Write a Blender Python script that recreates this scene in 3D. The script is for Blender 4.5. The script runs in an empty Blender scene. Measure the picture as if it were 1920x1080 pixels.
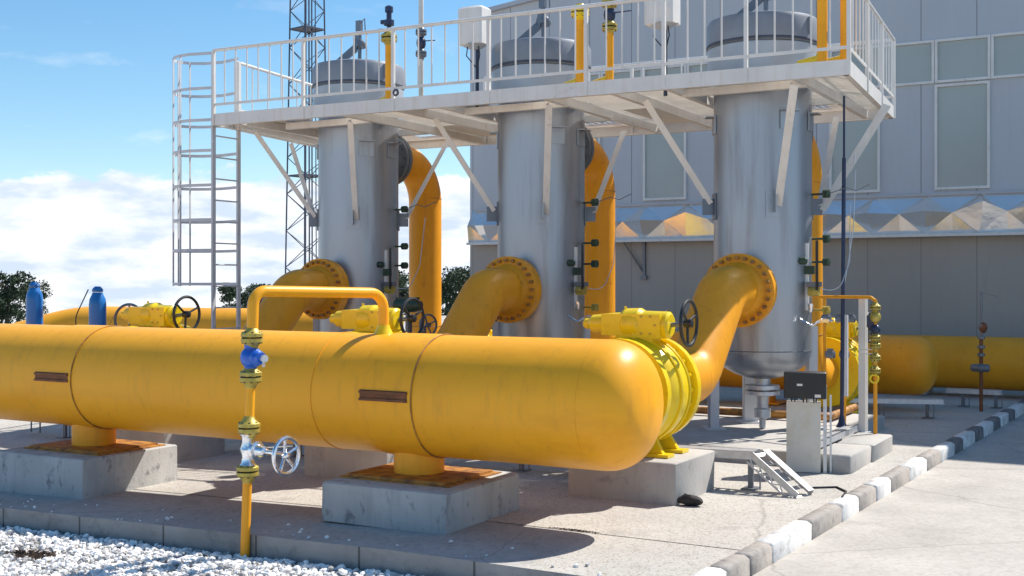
import bpy, math, random
from mathutils import Vector, Matrix, noise as mnoise
R = math.radians
random.seed(7)
sc = bpy.context.scene
COL = sc.collection

# ------------------------------------------------------------------ camera, sky, sun, exposure
F_PX, EYE, YAW = 2225.0, 1.95, 29.5
cd = bpy.data.cameras.new("camera"); cam = bpy.data.objects.new("camera", cd); COL.objects.link(cam)
cam.location = (0, 0, EYE); cam.rotation_euler = (R(90), 0, R(YAW))
cd.sensor_width = 36; cd.lens = F_PX/1920*36; cd.shift_y = -10/1920
cd.clip_start = 0.1; cd.clip_end = 3000
sc.camera = cam
SUN = Vector((.40, .72, 1.0)).normalized()
sl = bpy.data.lights.new("sun", 'SUN'); sl.energy = 4.25; sl.angle = R(0.5); sl.color = (1, .945, .87)
so = bpy.data.objects.new("sun", sl); COL.objects.link(so); so.location = (10, 20, 30)
so.rotation_euler = SUN.to_track_quat('Z', 'Y').to_euler()
w = bpy.data.worlds.new("World"); sc.world = w; w.use_nodes = True
nt = w.node_tree; nt.nodes.clear()
def N(t, **k):
    n = nt.nodes.new(t)
    for a, b in k.items(): setattr(n, a, b)
    return n
L = nt.links.new
out = N('ShaderNodeOutputWorld'); bg = N('ShaderNodeBackground'); bg.inputs[1].default_value = .132
sky = N('ShaderNodeTexSky', sky_type='NISHITA'); sky.sun_disc = False
sky.sun_elevation = math.asin(SUN.z); sky.sun_rotation = math.atan2(SUN.x, SUN.y)
sky.air_density = 1.0; sky.dust_density = .3; sky.ozone_density = 2.5; sky.altitude = 200
tc = N('ShaderNodeTexCoord'); sep = N('ShaderNodeSeparateXYZ'); L(tc.outputs['Generated'], sep.inputs[0])
mp = N('ShaderNodeMapping'); mp.inputs['Scale'].default_value = (1, 1, 2.1); L(tc.outputs['Generated'], mp.inputs[0])
n1 = N('ShaderNodeTexNoise'); n1.inputs['Scale'].default_value = 11; n1.inputs['Detail'].default_value = 10; n1.inputs['Roughness'].default_value = .58
n2 = N('ShaderNodeTexNoise'); n2.inputs['Scale'].default_value = 15; n2.inputs['Detail'].default_value = 9; n2.inputs['Roughness'].default_value = .56
mp2 = N('ShaderNodeMapping'); mp2.inputs['Scale'].default_value = (1, 1, 3.2); mp2.inputs['Location'].default_value = (3, 1, .2); L(tc.outputs['Generated'], mp2.inputs[0])
L(mp.outputs[0], n1.inputs[0]); L(mp2.outputs[0], n2.inputs[0])
def M(op, a, b=None, clamp=False):
    m = N('ShaderNodeMath', operation=op); m.use_clamp = clamp
    for i, v in enumerate((a, b)):
        if v is None: continue
        if isinstance(v, (int, float)): m.inputs[i].default_value = v
        else: L(v, m.inputs[i])
    return m.outputs[0]
# a bank of cumulus whose top stands about five degrees over the horizon
edge = M('MULTIPLY', M('SUBTRACT', .089, sep.outputs[2]), 11.0)
puff = M('MULTIPLY', M('SUBTRACT', n1.outputs[0], .5), 1.15)
bank = M('MULTIPLY', M('ADD', edge, puff), 13, True)
wisp = M('MULTIPLY', M('SUBTRACT', n2.outputs[0], .60), 3.2, True)
wisp = M('MULTIPLY', wisp, M('MULTIPLY', M('SUBTRACT', .30, sep.outputs[2]), 3.0, True))
mask = M('MAXIMUM', bank, wisp)
shade = N('ShaderNodeValToRGB')
shade.color_ramp.elements[0].position = .40; shade.color_ramp.elements[0].color = (3.5, 4.1, 4.9, 1)
shade.color_ramp.elements[1].position = .60; shade.color_ramp.elements[1].color = (5.5, 5.6, 5.75, 1)
L(n2.outputs[0], shade.inputs[0])
sat = N('ShaderNodeHueSaturation'); sat.inputs['Saturation'].default_value = 1.22; sat.inputs['Value'].default_value = .79; sat.inputs['Hue'].default_value = .493; L(sky.outputs[0], sat.inputs['Color'])
mix = N('ShaderNodeMix', data_type='RGBA'); L(mask, mix.inputs[0]); L(sat.outputs[0], mix.inputs[6]); L(shade.outputs[0], mix.inputs[7])
L(mix.outputs[2], bg.inputs[0]); L(bg.outputs[0], out.inputs[0])
sc.view_settings.view_transform = 'Standard'; sc.view_settings.look = 'None'
sc.view_settings.exposure = 0.64; sc.view_settings.gamma = 1.0

# ------------------------------------------------------------------ materials
def lin(c): return tuple(((v/255)/12.92 if v/255 <= .04045 else ((v/255+.055)/1.055)**2.4) for v in c)
MATS = {}
def mat(name, col, rough=.5, metal=0., var=.12, vscale=3., bump=0., bscale=60., coat=0., col2=None, c2scale=2., c2lo=.5, c2hi=.7, spec=.5, stretch=(1, 1, 1), rvar=0., chips=None, runs=None):
    m = bpy.data.materials.new(name); m.use_nodes = True; t = m.node_tree; b = t.nodes['Principled BSDF']
    geo = t.nodes.new('ShaderNodeNewGeometry')
    map_ = t.nodes.new('ShaderNodeMapping'); map_.inputs['Scale'].default_value = stretch; t.links.new(geo.outputs['Position'], map_.inputs[0])
    nz = t.nodes.new('ShaderNodeTexNoise'); nz.inputs['Scale'].default_value = vscale; nz.inputs['Detail'].default_value = 6
    t.links.new(map_.outputs[0], nz.inputs[0])
    r = t.nodes.new('ShaderNodeValToRGB'); r.color_ramp.elements[0].position = .3; r.color_ramp.elements[1].position = .7
    r.color_ramp.elements[0].color = tuple(v*(1-var) for v in col)+(1,); r.color_ramp.elements[1].color = tuple(min(1, v*(1+var)) for v in col)+(1,)
    t.links.new(nz.outputs[0], r.inputs[0]); last = r.outputs[0]
    if col2:
        n3 = t.nodes.new('ShaderNodeTexNoise'); n3.inputs['Scale'].default_value = c2scale; n3.inputs['Detail'].default_value = 8; n3.inputs['Roughness'].default_value = .65
        t.links.new(map_.outputs[0], n3.inputs[0])
        mr = t.nodes.new('ShaderNodeMapRange'); mr.inputs[1].default_value = c2lo; mr.inputs[2].default_value = c2hi; t.links.new(n3.outputs[0], mr.inputs[0])
        mx = t.nodes.new('ShaderNodeMix'); mx.data_type = 'RGBA'; t.links.new(mr.outputs[0], mx.inputs[0]); t.links.new(last, mx.inputs[6]); mx.inputs[7].default_value = tuple(col2)+(1,)
        last = mx.outputs[2]
    def layer(last, col, scale, lo, hi, st, amt):      # wear with a shape of its own: chips, dirt runs
        mm = t.nodes.new('ShaderNodeMapping'); mm.inputs['Scale'].default_value = st; t.links.new(geo.outputs['Position'], mm.inputs[0])
        n = t.nodes.new('ShaderNodeTexNoise'); n.inputs['Scale'].default_value = scale; n.inputs['Detail'].default_value = 5; n.inputs['Roughness'].default_value = .7; t.links.new(mm.outputs[0], n.inputs[0])
        q = t.nodes.new('ShaderNodeMapRange'); q.inputs[1].default_value = lo; q.inputs[2].default_value = hi; q.inputs[4].default_value = amt; t.links.new(n.outputs[0], q.inputs[0])
        x_ = t.nodes.new('ShaderNodeMix'); x_.data_type = 'RGBA'; t.links.new(q.outputs[0], x_.inputs[0]); t.links.new(last, x_.inputs[6]); x_.inputs[7].default_value = tuple(col)+(1,)
        return x_.outputs[2]
    if runs: last = layer(last, runs, 7, .52, .78, (1.6, 1.6, .16), .55)
    if chips: last = layer(last, chips, 34, .69, .74, (1, 1, 1), .8)
    t.links.new(last, b.inputs['Base Color'])
    b.inputs['Roughness'].default_value = rough; b.inputs['Metallic'].default_value = metal; b.inputs['Specular IOR Level'].default_value = spec
    b.inputs['Coat Weight'].default_value = coat; b.inputs['Coat Roughness'].default_value = .12
    if rvar:
        rr = t.nodes.new('ShaderNodeMapRange'); rr.inputs[3].default_value = max(.02, rough-rvar); rr.inputs[4].default_value = rough+rvar
        t.links.new(nz.outputs[0], rr.inputs[0]); t.links.new(rr.outputs[0], b.inputs['Roughness'])
    if bump:
        n4 = t.nodes.new('ShaderNodeTexNoise'); n4.inputs['Scale'].default_value = bscale; n4.inputs['Detail'].default_value = 5; t.links.new(geo.outputs['Position'], n4.inputs[0])
        bp = t.nodes.new('ShaderNodeBump'); bp.inputs['Strength'].default_value = bump; bp.inputs['Distance'].default_value = .01
        t.links.new(n4.outputs[0], bp.inputs['Height']); t.links.new(bp.outputs[0], b.inputs['Normal'])
    MATS[name] = m; return m
mat('yellow', (.92, .41, .020), .40, 0, .06, 1.5, .04, 25, coat=.0, spec=.26, col2=(.70, .27, .012), c2scale=1.1, c2lo=.54, c2hi=.85, rvar=.08, stretch=(.35, 1, 1.6), chips=(.36, .15, .03), runs=(.62, .27, .03))
mat('yellow_orange', (.82, .345, .018), .42, 0, .07, 2, .05, 30, spec=.28, chips=(.30, .12, .03), runs=(.55, .2, .02), col2=(.45, .16, .02), c2scale=5, c2lo=.62, c2hi=.8)
mat('bright_yellow', (.82, .58, .008), .32, 0, .07, 4, .05, 40, coat=.15, spec=.4, col2=(.6, .36, .01), c2scale=6, c2lo=.55, c2hi=.8)
mat('orange_plate', (.46, .21, .035), .6, 0, .2, 6, .1, 60, col2=(.17, .075, .03), c2scale=9, c2lo=.44, c2hi=.62)
mat('rust', (.20, .075, .03), .7, .2, .3, 12, .2, 80)
mat('steel', (.385, .41, .445), .38, .70, .12, 1.6, .04, 20, col2=(.22, .20, .19), c2scale=4.5, c2lo=.52, c2hi=.85, stretch=(1, 1, .10), rvar=.10, chips=(.2, .19, .18))
mat('steel_dark', (.17, .19, .22), .42, .5, .15, 3, .04, 30)
mat('cover_grey', (.25, .27, .30), .5, .2, .12, 4, .05, 40)
mat('cover_light', (.42, .45, .48), .5, .2, .08, 4, .05, 40)
mat('white_paint', (.74, .72, .68), .42, 0, .06, 3, .03, 40, col2=(.55, .48, .40), c2scale=5, c2lo=.62, c2hi=.8, chips=(.36, .22, .13), runs=(.55, .47, .38))
mat('grey_paint', (.60, .61, .63), .5, 0, .08, 3, .03, 40)
mat('galv', (.55, .57, .60), .4, .6, .12, 18, .04, 60)
mat('chrome', (.80, .80, .82), .22, .95, .12, 20, .2, 50)
mat('black', (.018, .018, .02), .45, 0, .2, 8, .03, 40)
mat('black_rubber', (.025, .023, .022), .8, 0, .3, 8, .1, 40)
mat('navy', (.022, .035, .085), .4, 0, .2, 5, .03, 40)
mat('blue', (.012, .11, .52), .34, 0, .1, 5, .03, 40, coat=.2)
mat('bottle_blue', (.008, .16, .50), .36, 0, .08, 5, .02, 40, coat=.2)
mat('dark_green', (.03, .06, .035), .5, 0, .3, 8)
mat('brass', (.45, .35, .07), .45, .3, .2, 20)
mat('red', (.35, .03, .03), .5)
mat('concrete', (.42, .40, .37), .88, 0, .12, 2.5, .35, 45, col2=(.23, .22, .21), c2scale=5, c2lo=.56, c2hi=.75, chips=(.16, .155, .15), runs=(.28, .27, .25))
mat('block_front', (.42, .42, .41), .88, 0, .12, 3, .4, 45, col2=(.20, .20, .205), c2scale=9, c2lo=.56, c2hi=.66, stretch=(1, 1, .6), chips=(.09, .09, .095), runs=(.24, .24, .24))
mat('cream_panel', (.62, .61, .56), .5, 0, .06, 5, .02, 30, col2=(.50, .46, .33), c2scale=4, c2lo=.5, c2hi=.8)
mat('kerb_white', (.68, .665, .63), .8, 0, .10, 8, .3, 50, col2=(.42, .40, .37), c2scale=9, c2lo=.52, c2hi=.66)
mat('kerb_grey', (.36, .325, .29), .9, 0, .15, 8, .35, 50, col2=(.22, .20, .18), c2scale=9, c2lo=.5, c2hi=.7)
mat('kerb_grey_shade', (.16, .15, .148), .85, 0, .25, 8, .3, 50, col2=(.24, .23, .22), c2scale=8, c2lo=.52, c2hi=.7)  # grey kerb stone with the building's shade put into its colour
mat('mirror', (.90, .88, .85), .15, .62, .05, 3, .35, 5)
mat('mast', (.07, .08, .11), .6, .2, .2, 4)
mat('trunk', (.08, .06, .045), .9)
mat('leaf', (.030, .055, .022), .7, 0, .45, 2.2)
mat('leaf_light', (.055, .085, .03), .7, 0, .4, 2.2)
mat('dead_grass', (.13, .085, .06), .9, 0, .4, 8)
mat('roof_trim', (.45, .47, .50), .45, .1, .05, 2)

def panel_mat(name, col, pitch, dark, **kw):
    a_ = dict(rough=.42, metal=0, var=.06, vscale=.5, bump=.02, bscale=4, stretch=(1, 1, .4), runs=tuple(v*.86 for v in col)); a_.update(kw); m = mat(name, col, **a_); t = m.node_tree; b = t.nodes['Principled BSDF']
    src = b.inputs['Base Color'].links[0].from_socket
    geo = t.nodes.new('ShaderNodeNewGeometry'); s = t.nodes.new('ShaderNodeSeparateXYZ'); t.links.new(geo.outputs['Position'], s.inputs[0])
    a = t.nodes.new('ShaderNodeMath'); a.operation = 'ADD'; t.links.new(s.outputs[0], a.inputs[0]); a.inputs[1].default_value = 100.32
    q = t.nodes.new('ShaderNodeMath'); q.operation = 'PINGPONG'; t.links.new(a.outputs[0], q.inputs[0]); q.inputs[1].default_value = pitch/2
    c = t.nodes.new('ShaderNodeMath'); c.operation = 'LESS_THAN'; t.links.new(q.outputs[0], c.inputs[0]); c.inputs[1].default_value = .010
    mx = t.nodes.new('ShaderNodeMix'); mx.data_type = 'RGBA'; t.links.new(c.outputs[0], mx.inputs[0]); t.links.new(src, mx.inputs[6]); mx.inputs[7].default_value = tuple(v*dark for v in col)+(1,)
    t.links.new(mx.outputs[2], b.inputs['Base Color']); return m
panel_mat('wall_panel', (.50, .52, .545), 1.02, .5)
panel_mat('wall_low', (.37, .345, .31), 1.02, .7)
panel_mat('pad_edge', (.27, .265, .26), 1.0, .35, rough=.9, var=.18, vscale=3, bump=.4, bscale=40, stretch=(1, 1, 1), col2=(.14, .14, .14), c2scale=6, c2lo=.5, c2hi=.75, runs=None, chips=(.12, .12, .12))
mat('window_blind', (.40, .43, .40), .25, 0, .05, .8, 0, 10, coat=.3)

def ground_mat(name, col, sp, scale, amt, big, bscale, bstr, rough=.9, cracks=None):
    m = bpy.data.materials.new(name); m.use_nodes = True; t = m.node_tree; b = t.nodes['Principled BSDF']; b.inputs['Roughness'].default_value = rough
    geo = t.nodes.new('ShaderNodeNewGeometry'); P = geo.outputs['Position']
    v = t.nodes.new('ShaderNodeTexVoronoi'); v.inputs['Scale'].default_value = scale; t.links.new(P, v.inputs[0])
    hsv = t.nodes.new('ShaderNodeSeparateColor'); t.links.new(v.outputs['Color'], hsv.inputs[0])
    r = t.nodes.new('ShaderNodeValToRGB'); e = r.color_ramp.elements
    e[0].position = .0; e[0].color = tuple(sp)+(1,); e[1].position = amt; e[1].color = tuple(col)+(1,)
    e2 = e.new(1.0); e2.color = tuple(min(1, c*1.12) for c in col)+(1,)
    t.links.new(hsv.outputs[0], r.inputs[0])
    nz = t.nodes.new('ShaderNodeTexNoise'); nz.inputs['Scale'].default_value = .8; nz.inputs['Detail'].default_value = 9; nz.inputs['Roughness'].default_value = .65; t.links.new(P, nz.inputs[0])
    mr = t.nodes.new('ShaderNodeMapRange'); mr.inputs[1].default_value = .35; mr.inputs[2].default_value = .7; mr.inputs[3].default_value = 1; mr.inputs[4].default_value = big; t.links.new(nz.outputs[0], mr.inputs[0])
    mx = t.nodes.new('ShaderNodeMix'); mx.data_type = 'RGBA'; mx.blend_type = 'MULTIPLY'; mx.inputs[0].default_value = 1
    t.links.new(r.outputs[0], mx.inputs[6]); t.links.new(mr.outputs[0], mx.inputs[7])
    last = mx.outputs[2]
    if cracks:
        wob = t.nodes.new('ShaderNodeTexNoise'); wob.inputs['Scale'].default_value = 2.2; wob.inputs['Detail'].default_value = 6; t.links.new(P, wob.inputs[0])
        wm = t.nodes.new('ShaderNodeMix'); wm.data_type = 'RGBA'; wm.inputs[0].default_value = .16; t.links.new(P, wm.inputs[6]); t.links.new(wob.outputs[1], wm.inputs[7])
        ve = t.nodes.new('ShaderNodeTexVoronoi'); ve.feature = 'DISTANCE_TO_EDGE'; ve.inputs['Scale'].default_value = cracks; t.links.new(wm.outputs[2], ve.inputs[0])
        lt = t.nodes.new('ShaderNodeMapRange'); lt.inputs[1].default_value = .0; lt.inputs[2].default_value = .0045; lt.inputs[3].default_value = .55; lt.inputs[4].default_value = 0; t.links.new(ve.outputs[0], lt.inputs[0])
        sp_ = t.nodes.new('ShaderNodeTexNoise'); sp_.inputs['Scale'].default_value = 1.7; sp_.inputs['Detail'].default_value = 3; t.links.new(P, sp_.inputs[0])
        ss = t.nodes.new('ShaderNodeMapRange'); ss.inputs[1].default_value = .63; ss.inputs[2].default_value = .72; ss.inputs[4].default_value = .35; t.links.new(sp_.outputs[0], ss.inputs[0])
        mxx = t.nodes.new('ShaderNodeMath'); mxx.operation = 'MAXIMUM'; t.links.new(lt.outputs[0], mxx.inputs[0]); t.links.new(ss.outputs[0], mxx.inputs[1])
        c_ = t.nodes.new('ShaderNodeMix'); c_.data_type = 'RGBA'; t.links.new(mxx.outputs[0], c_.inputs[0]); t.links.new(last, c_.inputs[6]); c_.inputs[7].default_value = tuple(v*.45 for v in col)+(1,)
        last = c_.outputs[2]
    t.links.new(last, b.inputs['Base Color'])
    n4 = t.nodes.new('ShaderNodeTexNoise'); n4.inputs['Scale'].default_value = bscale; n4.inputs['Detail'].default_value = 4; t.links.new(P, n4.inputs[0])
    bp = t.nodes.new('ShaderNodeBump'); bp.inputs['Strength'].default_value = bstr; bp.inputs['Distance'].default_value = .01
    t.links.new(n4.outputs[0], bp.inputs['Height']); t.links.new(bp.outputs[0], b.inputs['Normal'])
    MATS[name] = m; return m
ground_mat('pebbled', (.485, .46, .415), (.32, .28, .23), 72, .28, .80, 90, .5, cracks=.28)
ground_mat('smooth_pad', (.44, .42, .39), (.38, .36, .33), 30, .3, .70, 60, .25, cracks=.45)
ground_mat('road', (.475, .44, .395), (.43, .40, .35), 40, .3, .74, 50, .25, cracks=.33)
ground_mat('far_ground', (.48, .45, .40), (.38, .35, .30), 3, .4, .8, 8, .2)
ground_mat('gravel_base', (.72, .70, .68), (.35, .34, .34), 28, .6, .7, 40, 1.0)
ground_mat('stone', (.86, .84, .81), (.36, .35, .34), 14, .5, .85, 60, .3)

# ------------------------------------------------------------------ mesh builder
def frame(d):
    d = Vector(d).normalized(); h = Vector((0, 0, 1)) if abs(d.z) < .9 else Vector((1, 0, 0))
    x = h.cross(d).normalized(); y = d.cross(x); return x, y, d
class MB:
    def __init__(s): s.v = []; s.f = []
    def add(s, vs, fs):
        o = len(s.v); s.v += [Vector(p) for p in vs]; s.f += [tuple(i+o for i in f) for f in fs]; return s
    def box(s, c, size, rz=0., ax=None):
        hx, hy, hz = (a/2 for a in size); c = Vector(c)
        if ax: X, Y, Z = (Vector(a) for a in ax)
        else: X = Vector((math.cos(rz), math.sin(rz), 0)); Y = Vector((-math.sin(rz), math.cos(rz), 0)); Z = Vector((0, 0, 1))
        vs = [c+X*(a*hx)+Y*(b*hy)+Z*(d*hz) for d in (-1, 1) for a, b in ((-1, -1), (1, -1), (1, 1), (-1, 1))]
        return s.add(vs, [(3, 2, 1, 0), (4, 5, 6, 7), (0, 1, 5, 4), (1, 2, 6, 5), (2, 3, 7, 6), (3, 0, 4, 7)])
    def bbox(s, c, size, b=.012, rz=0., rough=0.):
        # box with chamfered top and vertical edges
        hx, hy, hz = (a/2 for a in size); c = Vector(c); vs = []; rings = [(-hz, 0), (hz-b, 0), (hz, b)]
        for z, ins in rings:
            pts = []
            for sx, sy in ((-1, -1), (1, -1), (1, 1), (-1, 1)):
                ex, ey = sx*(hx-ins), sy*(hy-ins)
                p1 = (ex, ey-sy*b); p2 = (ex-sx*b, ey)
                pts += ([p2, p1] if sx*sy < 0 else [p1, p2])
            for (x, y) in pts:
                xr = x*math.cos(rz)-y*math.sin(rz); yr = x*math.sin(rz)+y*math.cos(rz)
                vs.append(c+Vector((xr+random.uniform(-rough, rough), yr+random.uniform(-rough, rough), z+random.uniform(-rough, rough)*(z > 0))))
        fs = [tuple(range(7, -1, -1)), tuple(range(16, 24))]
        for k in range(2):
            for i in range(8): fs.append((k*8+i, k*8+(i+1) % 8, (k+1)*8+(i+1) % 8, (k+1)*8+i))
        return s.add(vs, fs)
    def sweep(s, pts, r, n=16, caps=True, radii=None):
        pts = [Vector(p) for p in pts]; m = len(pts); vs = []; fs = []
        x, y, _ = frame(pts[1]-pts[0])
        for i, p in enumerate(pts):
            d = (pts[min(i+1, m-1)]-pts[max(i-1, 0)]).normalized()
            x = (x-d*x.dot(d)).normalized(); y = d.cross(x); rr = radii[i] if radii else r
            sc_ = 1.
            for k in range(n):
                a = 2*math.pi*k/n; vs.append(p+x*(rr*math.cos(a))+y*(rr*math.sin(a)))
        for i in range(m-1):
            for k in range(n): fs.append((i*n+k, i*n+(k+1) % n, (i+1)*n+(k+1) % n, (i+1)*n+k))
        if caps: fs += [tuple(range(n-1, -1, -1)), tuple(range((m-1)*n, m*n))]
        return s.add(vs, fs)
    def tube(s, a, b, r, n=12): return s.sweep([a, b], r, n)
    def bar(s, a, b, w_, h_, up=(0, 0, 1)):
        a, b = Vector(a), Vector(b); d = (b-a).normalized(); up = Vector(up)
        if abs(d.dot(up)) > .97: up = Vector((0, 1, 0))
        x = d.cross(up).normalized(); z = x.cross(d)
        return s.box((a+b)/2, (w_, (b-a).length, h_), ax=(x, d, z))
    def angle(s, a, b, w_, t=.008, up=(0, 0, 1), flip=1):
        a, b = Vector(a), Vector(b); d = (b-a).normalized(); up = Vector(up)
        if abs(d.dot(up)) > .97: up = Vector((0, 1, 0))
        x = d.cross(up).normalized()*flip; z = x.cross(d)*flip
        s.box((a+b)/2+x*(w_/2), (w_, (b-a).length, t), ax=(x, d, z)); s.box((a+b)/2+z*(w_/2+t/2)+x*(t/2), (t, (b-a).length, w_), ax=(x, d, z)); return s
    def lathe(s, prof, o, d=(0, 0, 1), n=32):
        x, y, dd = frame(d); o = Vector(o); vs = []; fs = []; m = len(prof)
        for (r, h) in prof:
            for k in range(n):
                a = 2*math.pi*k/n; vs.append(o+dd*h+x*(max(r, 1e-4)*math.cos(a))+y*(max(r, 1e-4)*math.sin(a)))
        for i in range(m-1):
            for k in range(n): fs.append((i*n+k, i*n+(k+1) % n, (i+1)*n+(k+1) % n, (i+1)*n+k))
        fs += [tuple(range(n-1, -1, -1)), tuple(range((m-1)*n, m*n))]
        return s.add(vs, fs)
    def torus(s, c, nrm, Rr, r, n=32, k=8):
        x, y, dd = frame(nrm); c = Vector(c); vs = []; fs = []
        for i in range(n):
            a = 2*math.pi*i/n; e = x*math.cos(a)+y*math.sin(a)
            for j in range(k):
                b = 2*math.pi*j/k; vs.append(c+e*(Rr+r*math.cos(b))+dd*(r*math.sin(b)))
        for i in range(n):
            for j in range(k): fs.append((i*k+j, ((i+1) % n)*k+j, ((i+1) % n)*k+(j+1) % k, i*k+(j+1) % k))
        return s.add(vs, fs)
    def sphere(s, c, r, sc_=(1, 1, 1), n=14, m=8):
        prof = [(math.sin(math.pi*i/m), -math.cos(math.pi*i/m)) for i in range(m+1)]; o = len(s.v)
        s.lathe(prof, (0, 0, 0), (0, 0, 1), n)
        for i in range(o, len(s.v)): p = s.v[i]; s.v[i] = Vector(c)+Vector((p.x*r*sc_[0], p.y*r*sc_[1], p.z*r*sc_[2]))
        return s
    def build(s, name, mt, parent=None, smooth=True, ang=35, mats=None, fmat=None):
        off = Vector((0, 0, 0)); p = parent
        while p is not None: off += Vector(p.location); p = p.parent
        base = Vector((0, 0, 0))
        if parent is None:
            xs = [v.x for v in s.v]; ys = [v.y for v in s.v]; zs = [v.z for v in s.v]
            base = Vector(((min(xs)+max(xs))/2, (min(ys)+max(ys))/2, min(zs))); off = base
        me = bpy.data.meshes.new(name); me.from_pydata([tuple(v-off) for v in s.v], [], s.f)
        me.materials.append(MATS[mt])
        for x in (mats or []): me.materials.append(MATS[x])
        if fmat:
            for i, pl in enumerate(me.polygons): pl.material_index = fmat(i, pl)
        me.validate()
        if smooth: me.shade_smooth(); me.set_sharp_from_angle(angle=R(ang))
        o = bpy.data.objects.new(name, me); COL.objects.link(o); o.parent = parent
        if parent is None: o.location = base
        return o
def bend(pts, rad, seg=8):
    pts = [Vector(p) for p in pts]; res = [pts[0]]
    for i in range(1, len(pts)-1):
        a, b, c = pts[i-1], pts[i], pts[i+1]; u = (a-b).normalized(); v = (c-b).normalized(); th = u.angle(v)
        rr = rad[i-1] if isinstance(rad, (list, tuple)) else rad
        t = min(rr/math.tan(th/2), (a-b).length*.98, (c-b).length*.98); r = t*math.tan(th/2)
        cen = b+(u+v).normalized()*(r/math.sin(th/2)); s = b+u*t-cen; e = b+v*t-cen; tot = s.angle(e)
        for k in range(seg+1):
            f = k/seg; res.append(cen+(s*math.sin((1-f)*tot)+e*math.sin(f*tot))/math.sin(tot))
    res.append(pts[-1]); return res
def tag(o, label=None, cat=None, group=None, kind=None):
    for k, v in (('label', label), ('category', cat), ('group', group), ('kind', kind)):
        if v: o[k] = v
    return o
def thing(name, loc, label, cat, group=None):
    o = bpy.data.objects.new(name, None); o.empty_display_size = .2; COL.objects.link(o); o.location = loc; return tag(o, label, cat, group)
def dup(root, loc, label):
    def rec(o, par):
        c = o.copy(); COL.objects.link(c); c.parent = par
        for ch in o.children: rec(ch, c)
        return c
    r = rec(root, None); r.location = loc; r['label'] = label; return r
def bolts(mb, c, d, Rr, n, r=.018, h=.03, ph=0.):
    x, y, dd = frame(d); c = Vector(c)
    for i in range(n):
        a = 2*math.pi*i/n+ph; p = c+x*(Rr*math.cos(a))+y*(Rr*math.sin(a)); mb.sweep([p-dd*h/2, p+dd*h/2], r, 6)
    return mb
def flange_pair(parent, c, d, r, th=.018, gap=.014, mt='brass', pr=None):
    c = Vector(c); d = Vector(d).normalized(); m = MB()
    for s in (-1, 1):
        m.lathe([(r, 0), (r, th), (r*.62, th*1.9), (r*.45, th*3.2)], c+d*(s*gap/2), d*s, 20)
    f = m.build('flange', mt, parent)
    bolts(MB(), c, d, r*.8, 8, r*.11, th*2+gap+.028).build('bolts', 'black', f)
    return f
def handwheel(parent, c, nrm, Rr, mt='black', r=.012, spokes=4, hub=.03):
    m = MB().torus(c, nrm, Rr, r, 36, 8); x, y, d = frame(nrm); c = Vector(c)
    for i in range(spokes):
        a = 2*math.pi*i/spokes+.4; m.sweep([c-d*.015, c+(x*math.cos(a)+y*math.sin(a))*Rr], r*.8, 8)
    m.lathe([(hub, -hub), (hub, hub*.8), (hub*.5, hub)], c, d, 12)
    return m.build('handwheel', mt, parent)

SLOPE0 = -5.0
def gz(x): return -.022*(SLOPE0-max(x, -10.5)) if x < SLOPE0 else 0.

# ------------------------------------------------------------------ ground, pad, road, kerb
def sheet(name, mt, x0, x1, y0, y1, z, kind='structure'):
    o = MB().add([(x0, y0, z), (x1, y0, z), (x1, y1, z), (x0, y1, z)], [(0, 1, 2, 3)]).build(name, mt, None, False); o['kind'] = kind; return o
def far_z(x, y): return -.36-max(0., math.hypot(x, y-10)-48)*.045    # the site stands on a low rise: the land falls away beyond it
rr_ = [0, 20, 48, 60, 100, 200, 500, 1200, 2400]; m = MB(); na = 64
for r_ in rr_:
    for k in range(na): m.v.append(Vector((r_*math.cos(k*6.28318/na), 10+r_*math.sin(k*6.28318/na), far_z(r_, 10))))
for i in range(len(rr_)-1):
    for k in range(na): m.f.append((i*na+k, (i+1)*na+k, (i+1)*na+(k+1) % na, i*na+(k+1) % na))
o = m.build('ground', 'far_ground', None, False); o['kind'] = 'structure'
def pad(name, mt, y0, y1, ztop, xr, xs, edge=None):
    m = MB(); vs = []
    for x in xs:
        for (y, z) in ((y0, -.34), (y0, 0), (y1, 0), (y1, -.34)):
            vs.append((x, y if not callable(y) else y(x), (gz(x)+ztop) if z == 0 else z))
    n = len(xs); fs = []
    for i in range(n-1):
        for k in range(3): fs.append((i*4+k, (i+1)*4+k, (i+1)*4+k+1, i*4+k+1))
    fs.append((0, 1, 2, 3)); j = (n-1)*4; fs.append((j+3, j+2, j+1, j))
    m.add(vs, fs); return m
def KX(y): return -2.63+.037*(y-8.63)          # road-side face of the kerb
xs = [-30, -20, -14, -10.5, -9.4, -8, -6.5, -5, -4.2, -3.95, -3.4, -2.80]
apx = -16.43
o = pad('apron', 'smooth_pad', 7.1, 8.34, 0, 0, xs).build('concrete_apron', 'smooth_pad', None, False, mats=['pad_edge', 'pebbled'], fmat=lambda i, pl: 1 if abs(pl.normal.z) < .5 else (2 if pl.center.x+apx > -3.96 else 0)); o['kind'] = 'structure'
# the pebbled yard follows the kerb line
ys = [8.34, 12, 16, 20, 24.0]
vs = []; fs = []
for j, y in enumerate(ys):
    for x in xs[:-1]+[KX(y)-.155]: vs.append((x, y, gz(x)+.004 if x < -10.6 or True else 0))
nx = len(xs)
for j in range(len(ys)-1):
    for i in range(nx-1): fs.append((j*nx+i, j*nx+i+1, (j+1)*nx+i+1, (j+1)*nx+i))
o = MB().add(vs, fs).build('yard_ground', 'pebbled', None, False); o['kind'] = 'structure'
o = MB().add([(KX(-5), -5, -.12), (40, -5, -.12), (40, 24.1, -.12), (KX(24), 24.1, -.12)], [(0, 1, 2, 3)]).build('road', 'road', None, False); o['kind'] = 'structure'
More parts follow.
